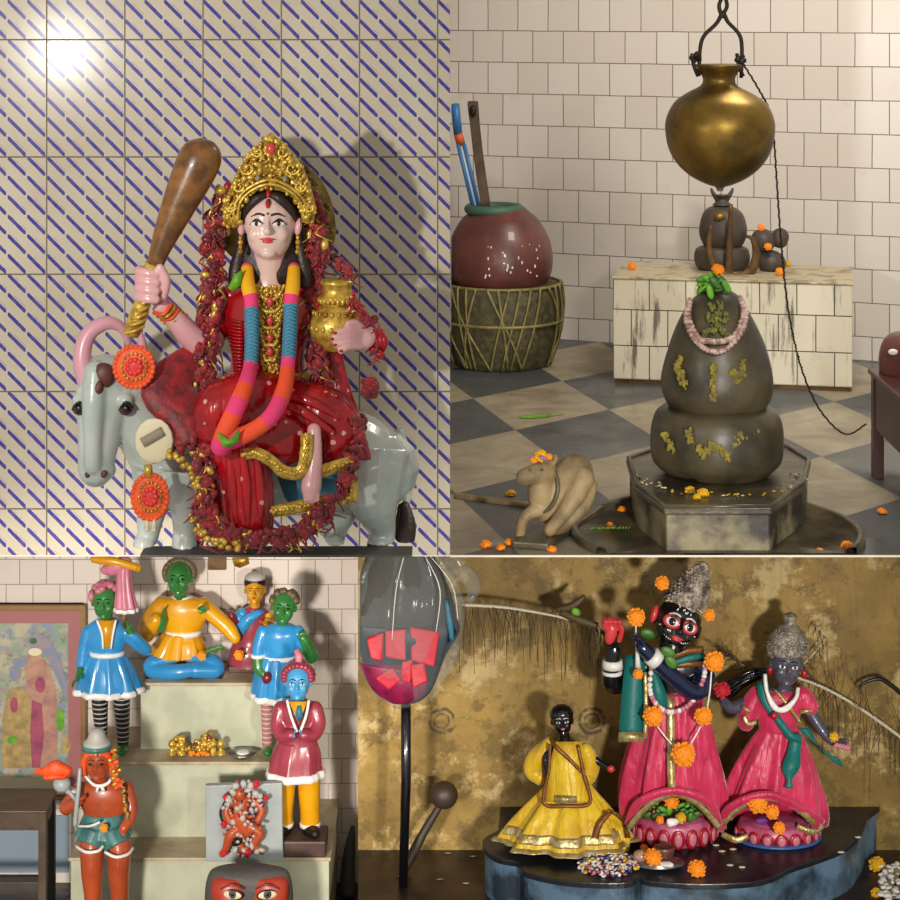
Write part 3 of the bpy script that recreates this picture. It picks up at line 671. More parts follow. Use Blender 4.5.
# water pot
m = MB(YG)
m.R([(337, 279, 24, 14, 14), (337, 282, 24, 17, 17), (337, 287, 24, 14, 14), (337, 294, 24, 15, 15), (337, 298, 24, 18, 18), (337, 303, 24, 14, 14), (337, 310, 24, 21, 21), (336, 322, 24, 27, 27), (336, 334, 24, 26, 26), (336, 344, 24, 18, 18), (336, 350, 24, 12, 12)], n=32, k=3)
pot = m.build('water_pot', 'goldb', G)
h = MB(YG)
for j, py in enumerate((300, 312, 326)):
    for i in range(22):
        a_ = 2*PI*i/22; rr = (17, 23, 27.5)[j]; q = h.p(336.5, py, 24)+Vector((math.cos(a_)*rr, math.sin(a_)*rr, 0))*h.u; h.ell(q, (.0045, .0045, .006), None, j % 2, 8, 5)
h.build('pot_beading', ['goldb', 'gold'], pot)
# real cloth and garlands hung on the statue
def segtube(pts, cols, name, label):
    m = MB(YG); m.CT(pts, cols); q = catmull(pts, 9)
    for i, a_ in enumerate(q):
        if cols[min(int(i/len(q)*len(cols)), len(cols)-1)] == 2: m.T([(a_[0]-7, a_[1]+2, a_[2]+4, 1), (a_[0], a_[1]-2, a_[2]+8, 1.2), (a_[0]+7, a_[1]+2, a_[2]+4, 1)], 2, seg=6, k=2)
    q_ = m.p(*pts[-1][:3]); 
    o = m.build(name, ['yellowf', 'pinkf', 'bluef', 'orangef', 'leaf'], loc=q_); tag(o, label, 'garland', 'woollen garland halves on the goddess')
    return o
segtube([(247, 268, 30, 6), (248, 285, 44, 7), (251, 300, 50, 7), (252, 330, 52, 7), (251, 362, 54, 7), (246, 384, 84, 8), (236, 408, 104, 9), (226, 430, 108, 9), (221, 446, 104, 10)],
        [0, 0, 0, 1, 2, 2, 2, 1, 1, 3, 1, 3, 3, 1], 'wool_garland', 'left strand of the yellow, pink, blue and orange wool garland on the goddess')
segtube([(294, 268, 30, 6), (293, 285, 44, 7), (291, 300, 50, 7), (290, 330, 52, 7), (288, 362, 56, 7), (284, 390, 82, 8), (272, 415, 104, 8), (254, 430, 108, 8), (232, 440, 108, 9)],
        [0, 0, 0, 1, 2, 2, 2, 1, 3, 3, 1, 1, 3, 3, 1], 'wool_garland', 'right strand of the multicoloured wool garland, crossing her lap to the left')
m = MB(YG); m.slabpoly([(217, 432), (229, 440), (240, 428), (238, 442), (229, 448), (222, 446)], 122, 2); tag(m.build('green_ribbon', 'leaf', loc=m.p(229, 446, 120)), 'bright green ribbon knot where the wool garland ends meet', 'ribbon')
m = MB(YG); m.slabpoly([(228, 288), (234, 275), (242, 270), (241, 285), (233, 292)], 48, 3); tag(m.build('green_ribbon', 'leaf', loc=m.p(236, 290, 46)), 'bright green scrap at the shoulder beside the yellow garland end', 'ribbon')
def frill(path, n, sz, mats, name, label, spread=8, cat='garland', dj=6):
    m = MB(YG); q = catmull(path, 10)
    for i in range(n):
        a_ = q[int(i/n*len(q))]
        x, y, d = a_[0]+random.uniform(-spread, spread), a_[1]+random.uniform(-spread, spread)*.7, a_[2]+random.uniform(-2, dj)
        an = random.uniform(0, 180); rr = sz*random.uniform(.6, 1.3)
        if random.random() < .6: m.E(x, y, d, rr, rr*.5, rr*.6, an, random.choice(range(len(mats))) if random.random() < .35 else 0, seg=8, rg=5)
        else: m.T([(x, y, d, 1), (x+rr*1.5*math.cos(an), y+rr*1.5, d+2, 1.1), (x+rr*2*math.cos(an*2), y+rr*2.8, d, .5)], random.choice(range(len(mats))), seg=6, k=2)
    o = m.build(name, mats, loc=m.p(*path[-1][:3]), clip=[((0, 0, CZ-.985), (0, 0, -1))]); tag(o, label, cat); return o
frill([(240, 190, 30), (222, 200, 26), (214, 240, 22), (212, 290, 22), (206, 340, 26), (204, 385, 34)], 420, 5.5, ['redcloth', 'crim', 'darkred', 'goldb', 'darkred'], 'ribbon_garland', 'shaggy red ribbon garland falling from the crown past the club arm', 9)
frill([(305, 190, 20), (315, 215, 20), (318, 250, 20), (312, 290, 16), (314, 330, 26), (318, 372, 36)], 360, 5.5, ['redcloth', 'crim', 'darkred', 'goldb', 'darkred'], 'ribbon_garland', 'shaggy red ribbon garland falling from the crown on the water pot side', 9)
frill([(322, 235, 14), (336, 258, 14), (346, 268, 20), (356, 276, 26)], 36, 4.5, ['redcloth', 'darkred'], 'ribbon_garland', 'short red ribbon string reaching from the halo to the water pot', 4)
frill([(200, 430, 60), (205, 470, 84), (204, 510, 88), (225, 532, 92), (270, 538, 88), (300, 531, 84), (322, 512, 86)], 420, 5.5, ['redcloth', 'darkred', 'darkred', 'redcloth', 'goldb'], 'ribbon_garland', 'dense dark red ribbon garland round the hem of the robe over the bull', 9)
frill([(352, 420, 60), (356, 440, 60), (350, 470, 78), (340, 492, 82), (326, 505, 86)], 60, 5, ['redcloth', 'darkred'], 'ribbon_garland', 'red ribbon garland trailing over the saddle beside the bare foot', 6)
frill([(150, 372, 40), (165, 392, 46), (185, 410, 52), (175, 430, 60), (190, 450, 72)], 110, 6, ['redcloth', 'goldb', 'darkred'], 'ribbon_garland', 'red and gold ribbon garland round the neck of the bull', 10)
m = MB(YG); m.T([(196, 352, 20, 12), (178, 372, 34, 20), (164, 392, 46, 24), (186, 412, 52, 24), (200, 440, 64, 22)], seg=14, k=5, flat=.5); tag(m.build('red_scarf', 'redcloth', vox=.003, loc=m.p(180, 440, 50)), 'red gauze scarf bunched between the arm and the bull', 'cloth')
frill([(352, 296, 42), (364, 318, 42), (374, 320, 36)], 30, 4.5, ['redcloth', 'crim'], 'red_tassel', 'red tassel lying over the top of the gold water pot', 4, 'tassel')
frill([(376, 345, 26), (378, 352, 26)], 16, 4, ['crim', 'redcloth'], 'red_tassel', 'red tassel tied at the wrist under the water pot', 5, 'tassel')
for px, py, lb in ((370, 388, 'round red pompom hanging below the hand with the pot, in front of the wall'), (358, 424, 'upper small red pompom beside the rump of the bull'), (360, 442, 'lower small red pompom beside the rump of the bull')):
    m = MB(YG); m.T([(374, 352, 22, .5), (px+1, py-12, 22, .5)], 1, seg=6)
    if py > 400: m = MB(YG)
    for i in range(30): m.E(px+random.uniform(-6, 6), py+random.uniform(-8, 8), 22+random.uniform(-5, 5), 4, 3.4, 4, random.uniform(0, 90), seg=8, rg=5)
    tag(m.build('red_pompom', ['redcloth', 'greyink'], loc=m.p(px, py+8, 22)), lb, 'pompom', 'red pompoms near the goddess')
# badges
for px, py, rx, rz, lb, d in ((134, 367, 19, 20, 'round orange paper badge hanging beside the horn of the bull', 62), (150, 497, 17, 22, 'oval orange badge with tassels hanging lowest on the bull\'s chest', 84)):
    t = thing('festival_badge', lb, 'badge', tuple(MB(YG).p(px, py, d)), 'orange badges on the bull')
    h = MB(YG); h.E(px, py, d, rx, 3, rz)
    for i in range(26):
        a_ = 2*PI*i/26; h.E(px+rx*math.cos(a_), py+rz*math.sin(a_), d, 3, 2, 3, seg=8, rg=5); 
    h.build('disc', 'badge', t)
    h = MB(YG)
    for i in range(18):
        a_ = 2*PI*i/18; h.E(px+rx*.66*math.cos(a_), py+rz*.66*math.sin(a_), d+3.2, 1.7, 1, 1.7, seg=6, rg=4)
    h.build('gold_beading', 'gold', t)
    h = MB(YG); h.E(px, py, d+2.5, rx*.4, 2, rz*.4)
    for i in range(9): a_ = 2*PI*i/9; h.E(px+rx*.34*math.cos(a_), py+rz*.34*math.sin(a_), d+3.5, 3, 1.4, 3, seg=6, rg=4)
    h.build('centre_rosette', 'badgein', t)
    if py > 400:
        for sx in (-3, 4): h = MB(YG); h.T([(px+sx, py+20, d, 1.2), (px+sx, py+32, d, 3)], seg=8, round_=True); h.build('tassel', 'cream', t)
        h = MB(YG); h.T([(px-2, py-32, d, 4), (px-1, py-20, d, 4)], seg=8); h.build('hanger', 'goldb', t)
t = thing('card_badge', 'cream oval card badge with a grey printed strip, between the two orange badges', 'badge', tuple(MB(YG).p(154, 441, 76)))
h = MB(YG); h.E(154, 441, 76, 19, 2, 22); h.build('disc', 'cream', t)
h = MB(YG); h.strip([(142, 443, 79.5, 5, 60), (152, 437.5, 79.5, 5, 60), (163, 431, 79, 5, 60)], 1); h.build('printed_strip', 'greyink', t)

DEFCLIP = None
# ================================================================== UPPER RIGHT: stone lingam, hanging pot
def pz(py, z): return (CZ-z)*F/py       # distance of a point seen at row py lying at height z
# pedestal + basin
zt = CZ-1.02
ped = thing('octagonal_pedestal', 'eight-sided wet stone pedestal under the stacked dark stones', 'pedestal', (P(720, 0, 4.33).x, 4.33, ZU))
pts = []
for px, py in ((634, 486), (664, 508.5), (772, 508.5), (806, 484), (811, 460), (788, 446), (662, 446), (626, 458)):
    Y = pz(py, zt); pts.append((P(px, 0, Y).x, max(Y, 4.004)))
cx = sum(p_[0] for p_ in pts)/8; cy = sum(p_[1] for p_ in pts)/8
m = MB(); m.prism(pts, zt-.014, zt); m.build('top_slab', 'pedtop', ped, smooth=False, bevel=.004)
m = MB(); m.prism([(cx+(x-cx)*.96, cy+(y-cy)*.96) for x, y in pts], ZU, zt-.014); m.build('plinth_block', 'pedside', ped, smooth=False, bevel=.003)
m = MB(); rp = [(x, y, zt+.002, .0045) for x, y in [(cx+(a_-cx)*.97, cy+(b_-cy)*.97) for a_, b_ in pts]]; m.tube(rp+[rp[0]], 0, 8, 1); m.build('raised_rim', 'pedtop', ped)
m = MB(); n = 60; bc = (P(716, 0, 4.16).x, 4.16)
vs_ = []; fs_ = []
prof = [(.305, 0), (.305, .012), (.298, .016), (.288, .012), (.286, .003), (0.02, .003)]
for i in range(n):
    a_ = 2*PI*i/n
    for rr, z in prof: vs_.append((bc[0]+rr*math.cos(a_), bc[1]+rr*math.sin(a_)*1.0, ZU+z))
k_ = len(prof)
for i in range(n):
    for j in range(k_-1): e = (i+1) % n; fs_.append((i*k_+j, e*k_+j, e*k_+j+1, i*k_+j+1))
m.add(vs_, fs_)
o = m.build('drain_basin', 'pedtop', clip=[((0, 4.003, 0), (0, -1, 0))], loc=(bc[0], bc[1], ZU)); tag(o, 'low round dark stone basin rim in the floor around the octagonal pedestal', 'basin')
YL = 4.31
L = thing('lingam_stone', 'large egg-shaped dark stone with yellow paste marks, stacked on a rounded stone', 'stone idol', (P(717, 0, YL).x, YL, zt))
m = MB(YL)
m.R([(716, 403, 0, 30, 30), (716, 408, 0, 56, 52), (717, 420, 0, 64, 60), (717, 440, 0, 66, 62), (717, 458, 0, 65, 60), (717, 466, 0, 60, 54), (717, 473.3, 0, 50, 46)], n=48, k=5); m.build('lower_stone', 'stone', L, wob=(14, .003))
m = MB(YL)
m.R([(717, 288, 0, 3, 3), (717, 291, 0, 14, 13), (717, 300, 0, 25, 24), (717, 318, 0, 36, 34), (717, 340, 0, 46, 44), (717, 362, 0, 53, 51), (717, 382, 0, 56, 53), (717, 398, 0, 53, 50), (717, 408, 0, 45, 42), (717, 413, 0, 30, 28)], n=48, k=5); m.build('upper_stone', 'stone', L, wob=(14, .003))
m = MB(YL)   # paste marks: thin raised smears
def smear(pts, w=3, base='u'):
    for x, y in pts:
        d = 50
        for _ in range(3):
            yc = y-y*d/F
            if base == 'u': rx_ = 56*math.sqrt(max(.05, 1-((yc-382)/96)**2)) if yc < 382 else 56-(yc-382)*.2
            else: rx_ = 65.5
            d = rx_*(.945 if base == 'u' else .925)*math.sqrt(max(.02, 1-((x-717)/rx_)**2))
        for _ in range(9): m.E(x+random.uniform(-w, w), y+random.uniform(-w, w)*1.4, d+1.6, random.uniform(.8, 2.4), 1.2, random.uniform(1.2, 3.6), random.uniform(-40, 40), seg=8, rg=5)
for q_, bs_ in (([(679, 360), (677, 368), (681, 376), (686, 384)], 'u'), ([(714, 368), (713, 377), (712, 387), (713, 397)], 'u'), ([(743, 364), (742, 373), (737, 380), (733, 372)], 'u'),
                ([(665, 436), (669, 443), (672, 449)], 'l'), ([(688, 432), (691, 439)], 'l'), ([(699, 448), (705, 455), (711, 446), (719, 449), (727, 457)], 'l'), ([(734, 446), (740, 436), (748, 444), (755, 434), (762, 444), (766, 438)], 'l')):
    m = MB(YL)
    for k_ in range(len(q_)-1): smear([q_[k_], ((q_[k_][0]+q_[k_+1][0])/2, (q_[k_][1]+q_[k_+1][1])/2)], 2.6, bs_)
    smear([q_[-1]], 2.6, bs_); m.build('paste_mark', 'stonesm', L)
m = MB(YL); smear([(712, 308), (720, 306), (710, 318), (718, 316), (726, 318), (714, 328), (722, 330), (706, 334), (728, 338), (716, 322)], 3); m.build('paste_face', M('green_paste', '7a7a2c', .7, col2='5c5a2c', ns=60, lo=.4, hi=.6), L)
# bead necklace, leaves
m = MB(YL)
for off in (0, 9):
    pt = [(690, 300, 4, 1), (686+off*.3, 318, 22, 1), (694+off*.5, 338, 38, 1), (708, 350-off, 46, 1), (724, 350-off, 46, 1), (740-off*.5, 334, 36, 1), (746-off*.3, 314, 22, 1), (740, 298, 4, 1)]
    for i, a_ in enumerate(catmull(pt, 5)): m.E(a_[0], a_[1], a_[2]+5, 3, 3, 3, seg=12, rg=8)
o = m.build('bead_necklace', 'beads', loc=m.p(716, 350, 44)); tag(o, 'double string of rosy round beads hanging on the egg-shaped stone', 'necklace')
m = MB(YL)
for i in range(26):
    a_ = random.uniform(0, 6.28); x = 712+16*math.cos(a_)*random.random(); y = 285+9*math.sin(a_)*random.random(); an = random.uniform(-80, 80)
    m.E(x, y, 8+random.uniform(-10, 16), 8, 1.2, 3.4, an, i % 2, seg=10, rg=5)
m.T([(698, 293, 22, 1), (706, 286, 20, 1.2), (716, 282, 12, 1)], 0)
o = m.build('leaf_bunch', ['leaf', 'dleaf'], loc=m.p(712, 290, 0)); tag(o, 'bunch of fresh green leaves on top of the egg-shaped stone', 'leaves', kind='stuff')
flower(718, 270, YL-.01, 6.5, 'single orange marigold on the leaves crowning the egg-shaped stone', group='marigolds around the lingam')
m = MB(YL)
for i in range(60):
    a_ = random.uniform(PI, 2*PI); rr = random.uniform(.15, .19); m.ell((L.location.x+rr*1.05*math.cos(a_), YL+rr*math.sin(a_)*1.2, zt+.003), (random.uniform(.002, .006), .003, .002), Matrix.Rotation(random.random()*3, 3, 'Z'), i % 3, 6, 4)
o = m.build('petal_scatter', ['cream', 'nandi', 'marigy'], loc=(L.location.x, YL-.2, zt)); tag(o, 'scatter of pale petals and grains on the wet pedestal top', 'petals', kind='stuff')
for i, (px, py, rr) in enumerate(((690, 491, 5), (703, 494, 6), (697, 498, 4))): flower(px, py, pz(py+2, zt), rr, ('left yellow marigold', 'right yellow marigold', 'lowest small yellow marigold')[i]+' of three at the front of the round stone', 'marigy', 'yellow marigolds on the pedestal')
# hanging pot
YP = 4.38
hp = thing('hanging_brass_pot', 'big round aged brass pot hanging above the egg-shaped stone', 'pot', tuple(P(720, 187, YP)))
m = MB(YP)
m.R([(719, 64, 0, 17, 17), (719, 64.5, 0, 23, 23), (719, 68, 0, 22, 22), (719, 74, 0, 18, 18), (719, 80, 0, 16, 16), (719, 86, 0, 19, 19), (719, 93, 0, 32, 32), (720, 103, 0, 46, 46), (720, 120, 0, 54, 54), (720, 136, 0, 54, 54), (720, 152, 0, 50, 50), (720, 166, 0, 41, 41), (720, 177, 0, 28, 28), (720, 184, 0, 14, 14), (720, 187, 0, 4, 4)], n=56, k=4); m.build('body', 'brass', hp)
m = MB(YP); m.T([(699, 76, 0, 1.8), (700, 50, 0, 2), (704, 36, 0, 2), (716, 24, 0, 2), (723, 14, 0, 2.4), (728, 22, 0, 2), (740, 36, 0, 2), (742, 56, 0, 2), (741, 78, 0, 1.8)], k=6, seg=8)
m.T([(723, 18, 0, 2.6), (719, 6, 0, 2), (724, -4, 0, 2), (727, 6, 0, 2), (723, 14, 0, 2)], k=6, seg=8); m.T([(723, 0, 0, 2), (723, -130, 0, 2), (723, -463, 0, 2)], k=1, seg=8); m.build('handle', 'iron', hp)
for px in (696, 741):
    m = MB(YP); m.T([(px-4, 54, 0, 2), (px-2, 66, 6, 2), (px+2, 76, 4, 2)], seg=8)
    for i in range(7): m.E(px+random.uniform(-4, 4), 60+random.uniform(-6, 6), random.uniform(-3, 5), 3, 3, 3, seg=8, rg=5)
    m.build('lug', 'iron', hp)
m = MB(YP); m.R([(720, 185, 0, 7, 7), (720, 188, 0, 4, 4), (720, 191, 0, 3, 3)], n=16); m.build('spout', 'silver', hp)
m = MB(YP)
pt = catmull([(742, 62, -2), (758, 88, -20), (770, 112, -30), (774, 140, -34), (777, 185, -34), (780, 228, -34), (784, 275, -34), (790, 320, -34), (802, 370, -34), (820, 410, -30), (845, 434, -30), (866, 424, -30)], 9)
for i in range(len(pt)-1):
    a_, b_ = pt[i], pt[i+1]; o1 = .9 if i % 2 else -.9
    m.T([(a_[0]-o1, a_[1], a_[2], .7), ((a_[0]+b_[0])/2+o1, (a_[1]+b_[1])/2, a_[2]+o1, .8), (b_[0]-o1, b_[1], b_[2], .7)], seg=6, k=2)
    m.T([a_+(.7,), b_+(.7,)], seg=6, k=1)
o = m.build('iron_chain', 'iron', loc=m.p(866, 424, -30)); tag(o, 'dark iron chain looping from the pot lug down past the tiled box', 'chain')
# tiled box
b = thing('tiled_ledge_box', 'low box faced in dirty white tiles against the back wall', 'tiled box', (0, 0, 0))
yaw = math.atan2(-.133, .666); q0 = P(613, 383, 5.796); wd = .68; hh = .302
b.location = (q0.x, q0.y, ZU); b.rotation_euler = (0, 0, yaw); del b['_o']; b['_o'] = (0, 0, 0)
m = MB(); m.box((0, 0, .012), (wd, .35, hh)); m.build('tiled_body', 'boxtile', b, smooth=False, bevel=.004)
m = MB(); m.box((.005, .004, 0), (wd-.005, .34, .012)); m.build('skirting', 'rust', b, smooth=False)
m = MB(); m.box((-.003, -.003, hh), (wd+.003, .36, hh+.006)); m.build('top_ledge', M('stained_ledge', 'c4b898', .4, col2='8f8060', ns=18, lo=.5, hi=.62), b, smooth=False, bevel=.002)
zb = ZU+hh+.006
def box_at(px, py):     # a point on the box top seen at this pixel
    Y = pz(py, zb); return Y
# small lingam and stones on the box
Yb = box_at(722, 272)+.06
t = thing('small_lingam', 'small black stone lingam on the tiled box behind the hanging pot', 'stone idol', (P(722, 0, Yb).x, Yb, zb))
m = MB(Yb); m.R([(722, 246, 0, 20, 18), (722, 249, 0, 26, 22), (722, 258, 0, 28, 24), (722, 266, 0, 26, 22), (722, (CZ-zb)*F/Yb, 0, 22, 20)], n=32); m.build('base_stone', 'blackstone', t)
m = MB(Yb); m.R([(722, 205, 0, 3, 3), (722, 208, 0, 14, 14), (723, 216, 0, 21, 20), (723, 232, 0, 24, 23), (723, 244, 0, 20, 19), (723, 249, 0, 14, 14)], n=32); m.build('egg_stone', 'blackstone', t)
m = MB(Yb); m.R([(722, 195, 0, 9, 9), (722, 199, 0, 5, 5), (722, 205, 0, 10, 10)], n=20)
for s in (-1, 1): m.T([(722+s*4, 200, 0, 3), (722+s*9, 193, 0, 2), (722+s*11, 188, 0, 1)], seg=8)
m.build('finial', 'blackstone', t)
m = MB(Yb); m.E(720, 217, 20, 6, 3, 4); m.build('gold_mark', 'brass', t)
Yt = Yb-.1
t = thing('iron_trident', 'rusty brown flat iron trident leaning before the small black lingam', 'trident', tuple(P(735, 283, Yt)))
m = MB(Yt); m.T([(731, 204, 4, 2), (730, 235, 4, 3), (729, 262, 4, 4), (730, 283, 2, 4)], seg=8, k=4, flat=.5); m.build('centre_prong', 'rust', t)
m = MB(Yt); m.T([(711, 226, 4, 2), (709, 248, 4, 3), (716, 268, 4, 4), (733, 278, 4, 5), (750, 272, 4, 5), (756, 256, 4, 4), (753, 240, 4, 2.5), (746, 236, 4, 1.5)], seg=10, k=5, flat=.45); m.build('side_prong', 'rust', t)
for (px, py, rx, rz, lb) in ((763, 241, 13, 12, 'upper left black round stone of the heap on the tiled box'), (780, 238, 9, 10, 'upper right small black stone of the heap on the tiled box'), (771, 262, 15, 12, 'bottom black stone of the heap on the tiled box')):
    m = MB(Yb-.03); m.E(px, py, 0, rx, rx*.9, rz, 10, seg=20, rg=12)
    o = m.build('black_stone', 'blackstone', wob=(40, .003), loc=m.p(px, py+rz, 0)); tag(o, lb, 'stone', 'black stones on the tiled box')
for px, py, rr, k, lb in ((768, 247, 4, 'marig', 'orange marigold tucked between the black stones'), (761, 228, 4, 'marig', 'orange marigold topping the black stones'), (780, 272, 4.5, 'marig', 'orange marigold at the foot of the black stones'), (788, 264, 3, 'marigy', 'tiny yellow flower right of the black stones'), (632, 267, 4.5, 'marig', 'lone orange marigold at the left end of the tiled box')):
    flower(px, py, (box_at(px, py+3) if py > 260 else (Yb-.075 if py > 240 else Yb-.035)), rr, lb, k, 'flowers on the tiled box', .3)
# basket + clay pot + sticks  (left half runs on behind the striped wall corner, cut there)
cut = [((.004, 0, 0), (-1, 0, 0))]
YB = 6.1; zf = (CZ-ZU)*F
b = thing('wicker_basket', 'round dark wicker basket bound with pale straw, on the checker floor', 'basket', (P(505, 0, YB).x, YB, ZU))
m = MB(YB); by = zf/YB
m.R([(500, 282, 0, 50, 50), (500, 283, 0, 58, 58), (502, 300, 0, 60, 60), (502, 325, 0, 58, 58), (502, 345, 0, 53, 53), (502, by, 0, 46, 46)], n=48, k=4); m.build('basket_body', 'basket', b, clip=cut)
m = MB(YB)
for i in range(34):
    a_ = 2*PI*i/34; w_ = random.uniform(-.4, .4)
    pt = []
    for y_, r_ in ((281, 60), (300, 62), (325, 60), (345, 55), (by-2, 49)):
        a2 = a_+w_*((y_-281)/40); q = m.p(502, y_, 0)+Vector((math.cos(a2)*r_, math.sin(a2)*r_, 0))*m.u; pt.append((*q, 1.2*m.u))
    m.tube(pt, 0, 6, 3)
for y_, r_ in ((282, 59), (318, 61)):
    pt = [];
    for i in range(41): a_ = 2*PI*i/40; q = m.p(502, y_, 0)+Vector((math.cos(a_)*r_, math.sin(a_)*r_, 0))*m.u; pt.append((*q, 1.6*m.u))
    m.tube(pt, 0, 6, 1)
m.build('straw_binding', 'straw', b, clip=cut)
m = MB(YB)
c = thing('clay_pot', 'large round maroon clay pot with white specks, set in the basket', 'pot', (P(500, 0, YB).x, YB, P(0, 290, YB).z))
m.R([(500, 208, 0, 26, 26), (500, 212, 0, 30, 30), (500, 220, 0, 39, 39), (500, 238, 0, 49, 49), (500, 258, 0, 53, 53), (500, 276, 0, 50, 50), (500, 292, 0, 40, 40)], n=48, k=5); m.build('pot_body', 'clay', c, clip=cut)
m = MB(YB); pt = []
for i in range(33): a_ = 2*PI*i/32; q = m.p(494, 209, 0)+Vector((math.cos(a_)*25, math.sin(a_)*25, 0))*m.u; pt.append((*q, 5*m.u))
m.tube(pt, 0, 10, 1); m.build('cloth_ring', 'greenring', c, clip=cut)
m = MB(YB)
for i in range(34):
    a_ = random.uniform(-1.9, -.6); py = random.uniform(222, 272); rr = 53*math.sqrt(max(.1, 1-((py-260)/52)**2))
    q = m.p(500, py, 0)+Vector((math.cos(a_)*rr, math.sin(a_)*rr, 0))*m.u; m.ell(q, (.003, .002, .003+random.random()*.003), None, 0, 6, 4)
m.build('white_speck', 'white', c, clip=cut)['kind'] = 'stuff'
t = thing('wooden_paddle', 'flat grey wooden paddle leaning upright out of the clay pot', 'paddle', tuple(P(486, 205, YB)))
m = MB(YB); m.strip([(473, 101, 6, 5, 0), (473, 106, 6, 5.5, 0), (475, 125, 6, 5, 0), (479, 160, 5, 5, 0), (486, 207, 4, 5, 0)], 3); m.build('paddle_shaft', 'plank', t, smooth=False, bevel=.002)
m = MB(YB); m.E(473, 111, 9, 3.5, 2, 6); m.build('worn_knob', 'iron', t)
t = thing('painted_stick', 'blue stick with an orange band leaning in the clay pot', 'stick', tuple(P(478, 206, YB)))
for nm, a_, b_, mt in (('blue_section', (453, 104), (456, 134), 'bluepaint'), ('orange_band', (456, 134), (459, 144), 'orangep'), ('pale_section', (459, 144), (474, 206), 'white')):
    m = MB(YB); m.T([(a_[0]+2, a_[1], 14, 4.4), (b_[0]+2, b_[1], 10, 4.4)], seg=10, k=1)
    if nm == 'pale_section':
        m = MB(YB); m.T([(461, 144, 10, 3), (476, 207, 6, 3)], 0, seg=10, k=1); m.T([(458, 144, 13, 2), (473, 207, 9, 2)], 1, seg=6, k=1); m.T([(464, 144, 13, 2), (479, 207, 9, 2)], 1, seg=6, k=1)
        m.build(nm, ['white', 'bluepaint'], t, clip=cut)
    else: m.build(nm, mt, t, clip=cut)
# maroon stand at the right edge
t = thing('maroon_steel_stand', 'dark maroon steel stand at the right edge of the checker floor', 'stand', (P(890, 0, 4.9).x, 4.9, ZU))
Yn = pz(478, ZU); Yf_ = Yn+.6
xn = P(872, 0, Yn).x
m = MB(); zt_ = CZ-372*Yn/F+.0; m.box((xn, Yn-.5, zt_-.012), (xn+.6, Yn+.05, zt_)); m.build('top_panel', 'maroon', t, smooth=False, bevel=.003)
m = MB(); m.box((xn+.006, Yn-.49, zt_-.13), (xn+.59, Yn+.04, zt_-.012)); m.build('apron', 'maroon', t, smooth=False)
for dy in (0, -.47):
    m = MB(); m.box((xn+.003, Yn+dy, ZU), (xn+.028, Yn+dy+.025, zt_-.012)); m.build('leg', 'maroon', t, smooth=False)
m = MB(Yn); c = thing('maroon_jar', 'rounded maroon jar on the steel stand, cut by the right edge', 'jar', (P(918, 0, Yn).x, Yn, zt_))
m.R([(916, 332, 6, 12, 12), (916, 335, 6, 26, 24), (916, 345, 6, 34, 32), (916, 360, 6, 37, 34), (916, 374, 6, 36, 34)], n=40); m.build('jar_body', 'clay', c); m = MB(Yn); m.E(893, 352, 38, 5, 1.5, 3); m.build('white_mark', 'white', c)
# reclining bull (nandi)
YN = pz(536, ZU)-.0
nd = thing('stone_bull', 'small tan stone bull lying beside the pedestal, facing left', 'statue', (P(553, 0, YN).x, YN, ZU))
m = MB(YN)
m.T([(545, 506, 4, 16), (556, 496, 2, 19), (567, 482, 0, 21), (575, 472, -2, 19)], seg=18, k=5, round_=True)
m.T([(546, 508, 4, 15), (541, 494, 10, 14), (541, 480, 14, 12)], seg=14, round_=True)
m.T([(546, 473, 14, 11), (536, 474, 20, 10.5), (524, 477, 24, 8.5)], seg=14, round_=True)
for s in (-1, 1):
    m.T([(545+s*6, 465, 14, 3.5), (551+s*5, 459, 12, 3), (554+s*2, 453, 12, 1.5)], seg=8)
    m.T([(551+s*6, 470, 12+s*-6, 3.5), (559+s*5, 469, 10+s*-8, 1.5)], flat=.5)
m.T([(543, 508, 14, 8), (530, 513, 20, 6.5), (523, 520, 22, 5.5), (520, 536, 20, 5), (519, 544, 20, 5)], seg=12, k=5, round_=True)
m.T([(582, 478, 10, 13), (572, 500, 20, 10), (560, 518, 24, 7), (550, 530, 24, 6.5)], seg=12, round_=True)
m.T([(588, 486, 4, 10), (582, 508, 8, 8), (568, 522, 14, 6), (552, 534, 16, 5)], seg=12, round_=True)
m.T([(586, 470, -6, 3), (593, 485, -6, 2.5), (590, 503, -4, 2)], seg=8)
m.build('body', 'nandi', nd, vox=.0035)
m = MB(); vv = [P(512, 0, 4.03).x, P(548, 0, 4.03).x, P(604, 0, 4.36).x, P(580, 0, 4.4).x]; m.prism([(vv[0], 4.05), (vv[1], 4.03), (vv[2], 4.34), (vv[3], 4.38)], ZU, ZU+.014); m.build('rough_base', 'pedtop', nd, smooth=False, bevel=.004)
m = MB(YN); m.T([(555, 470, 16, 2), (558, 490, 22, 2), (550, 508, 22, 2), (536, 514, 18, 2)], seg=8); m.build('carved_collar', 'stone', nd)
for px in (524, 536):
    m = MB(YN); m.E(px+6, 470, 29, 1.6, 1.2, 1.2); m.build('eye', 'stone', nd)
for px, py, rr, k, lb in ((541, 456, 6, 'marigy', 'yellow marigold on the head of the small stone bull'), (534, 460, 3.5, 'marig', 'little orange flower at the left on the head of the stone bull'), (549, 457, 3.5, 'marig', 'little orange flower at the right on the head of the stone bull')):
    flower(px, py, YN-.03, rr, lb, k, 'flowers on the stone bull', .4)
m = MB(YN); m.E(543, 458, 22, 4, 2, 2, 20); tag(m.build('mauve_petal', M('mauve', '9a6a9c', .6), loc=m.p(543, 459, 22)), 'mauve petal on the brow of the stone bull', 'petal')
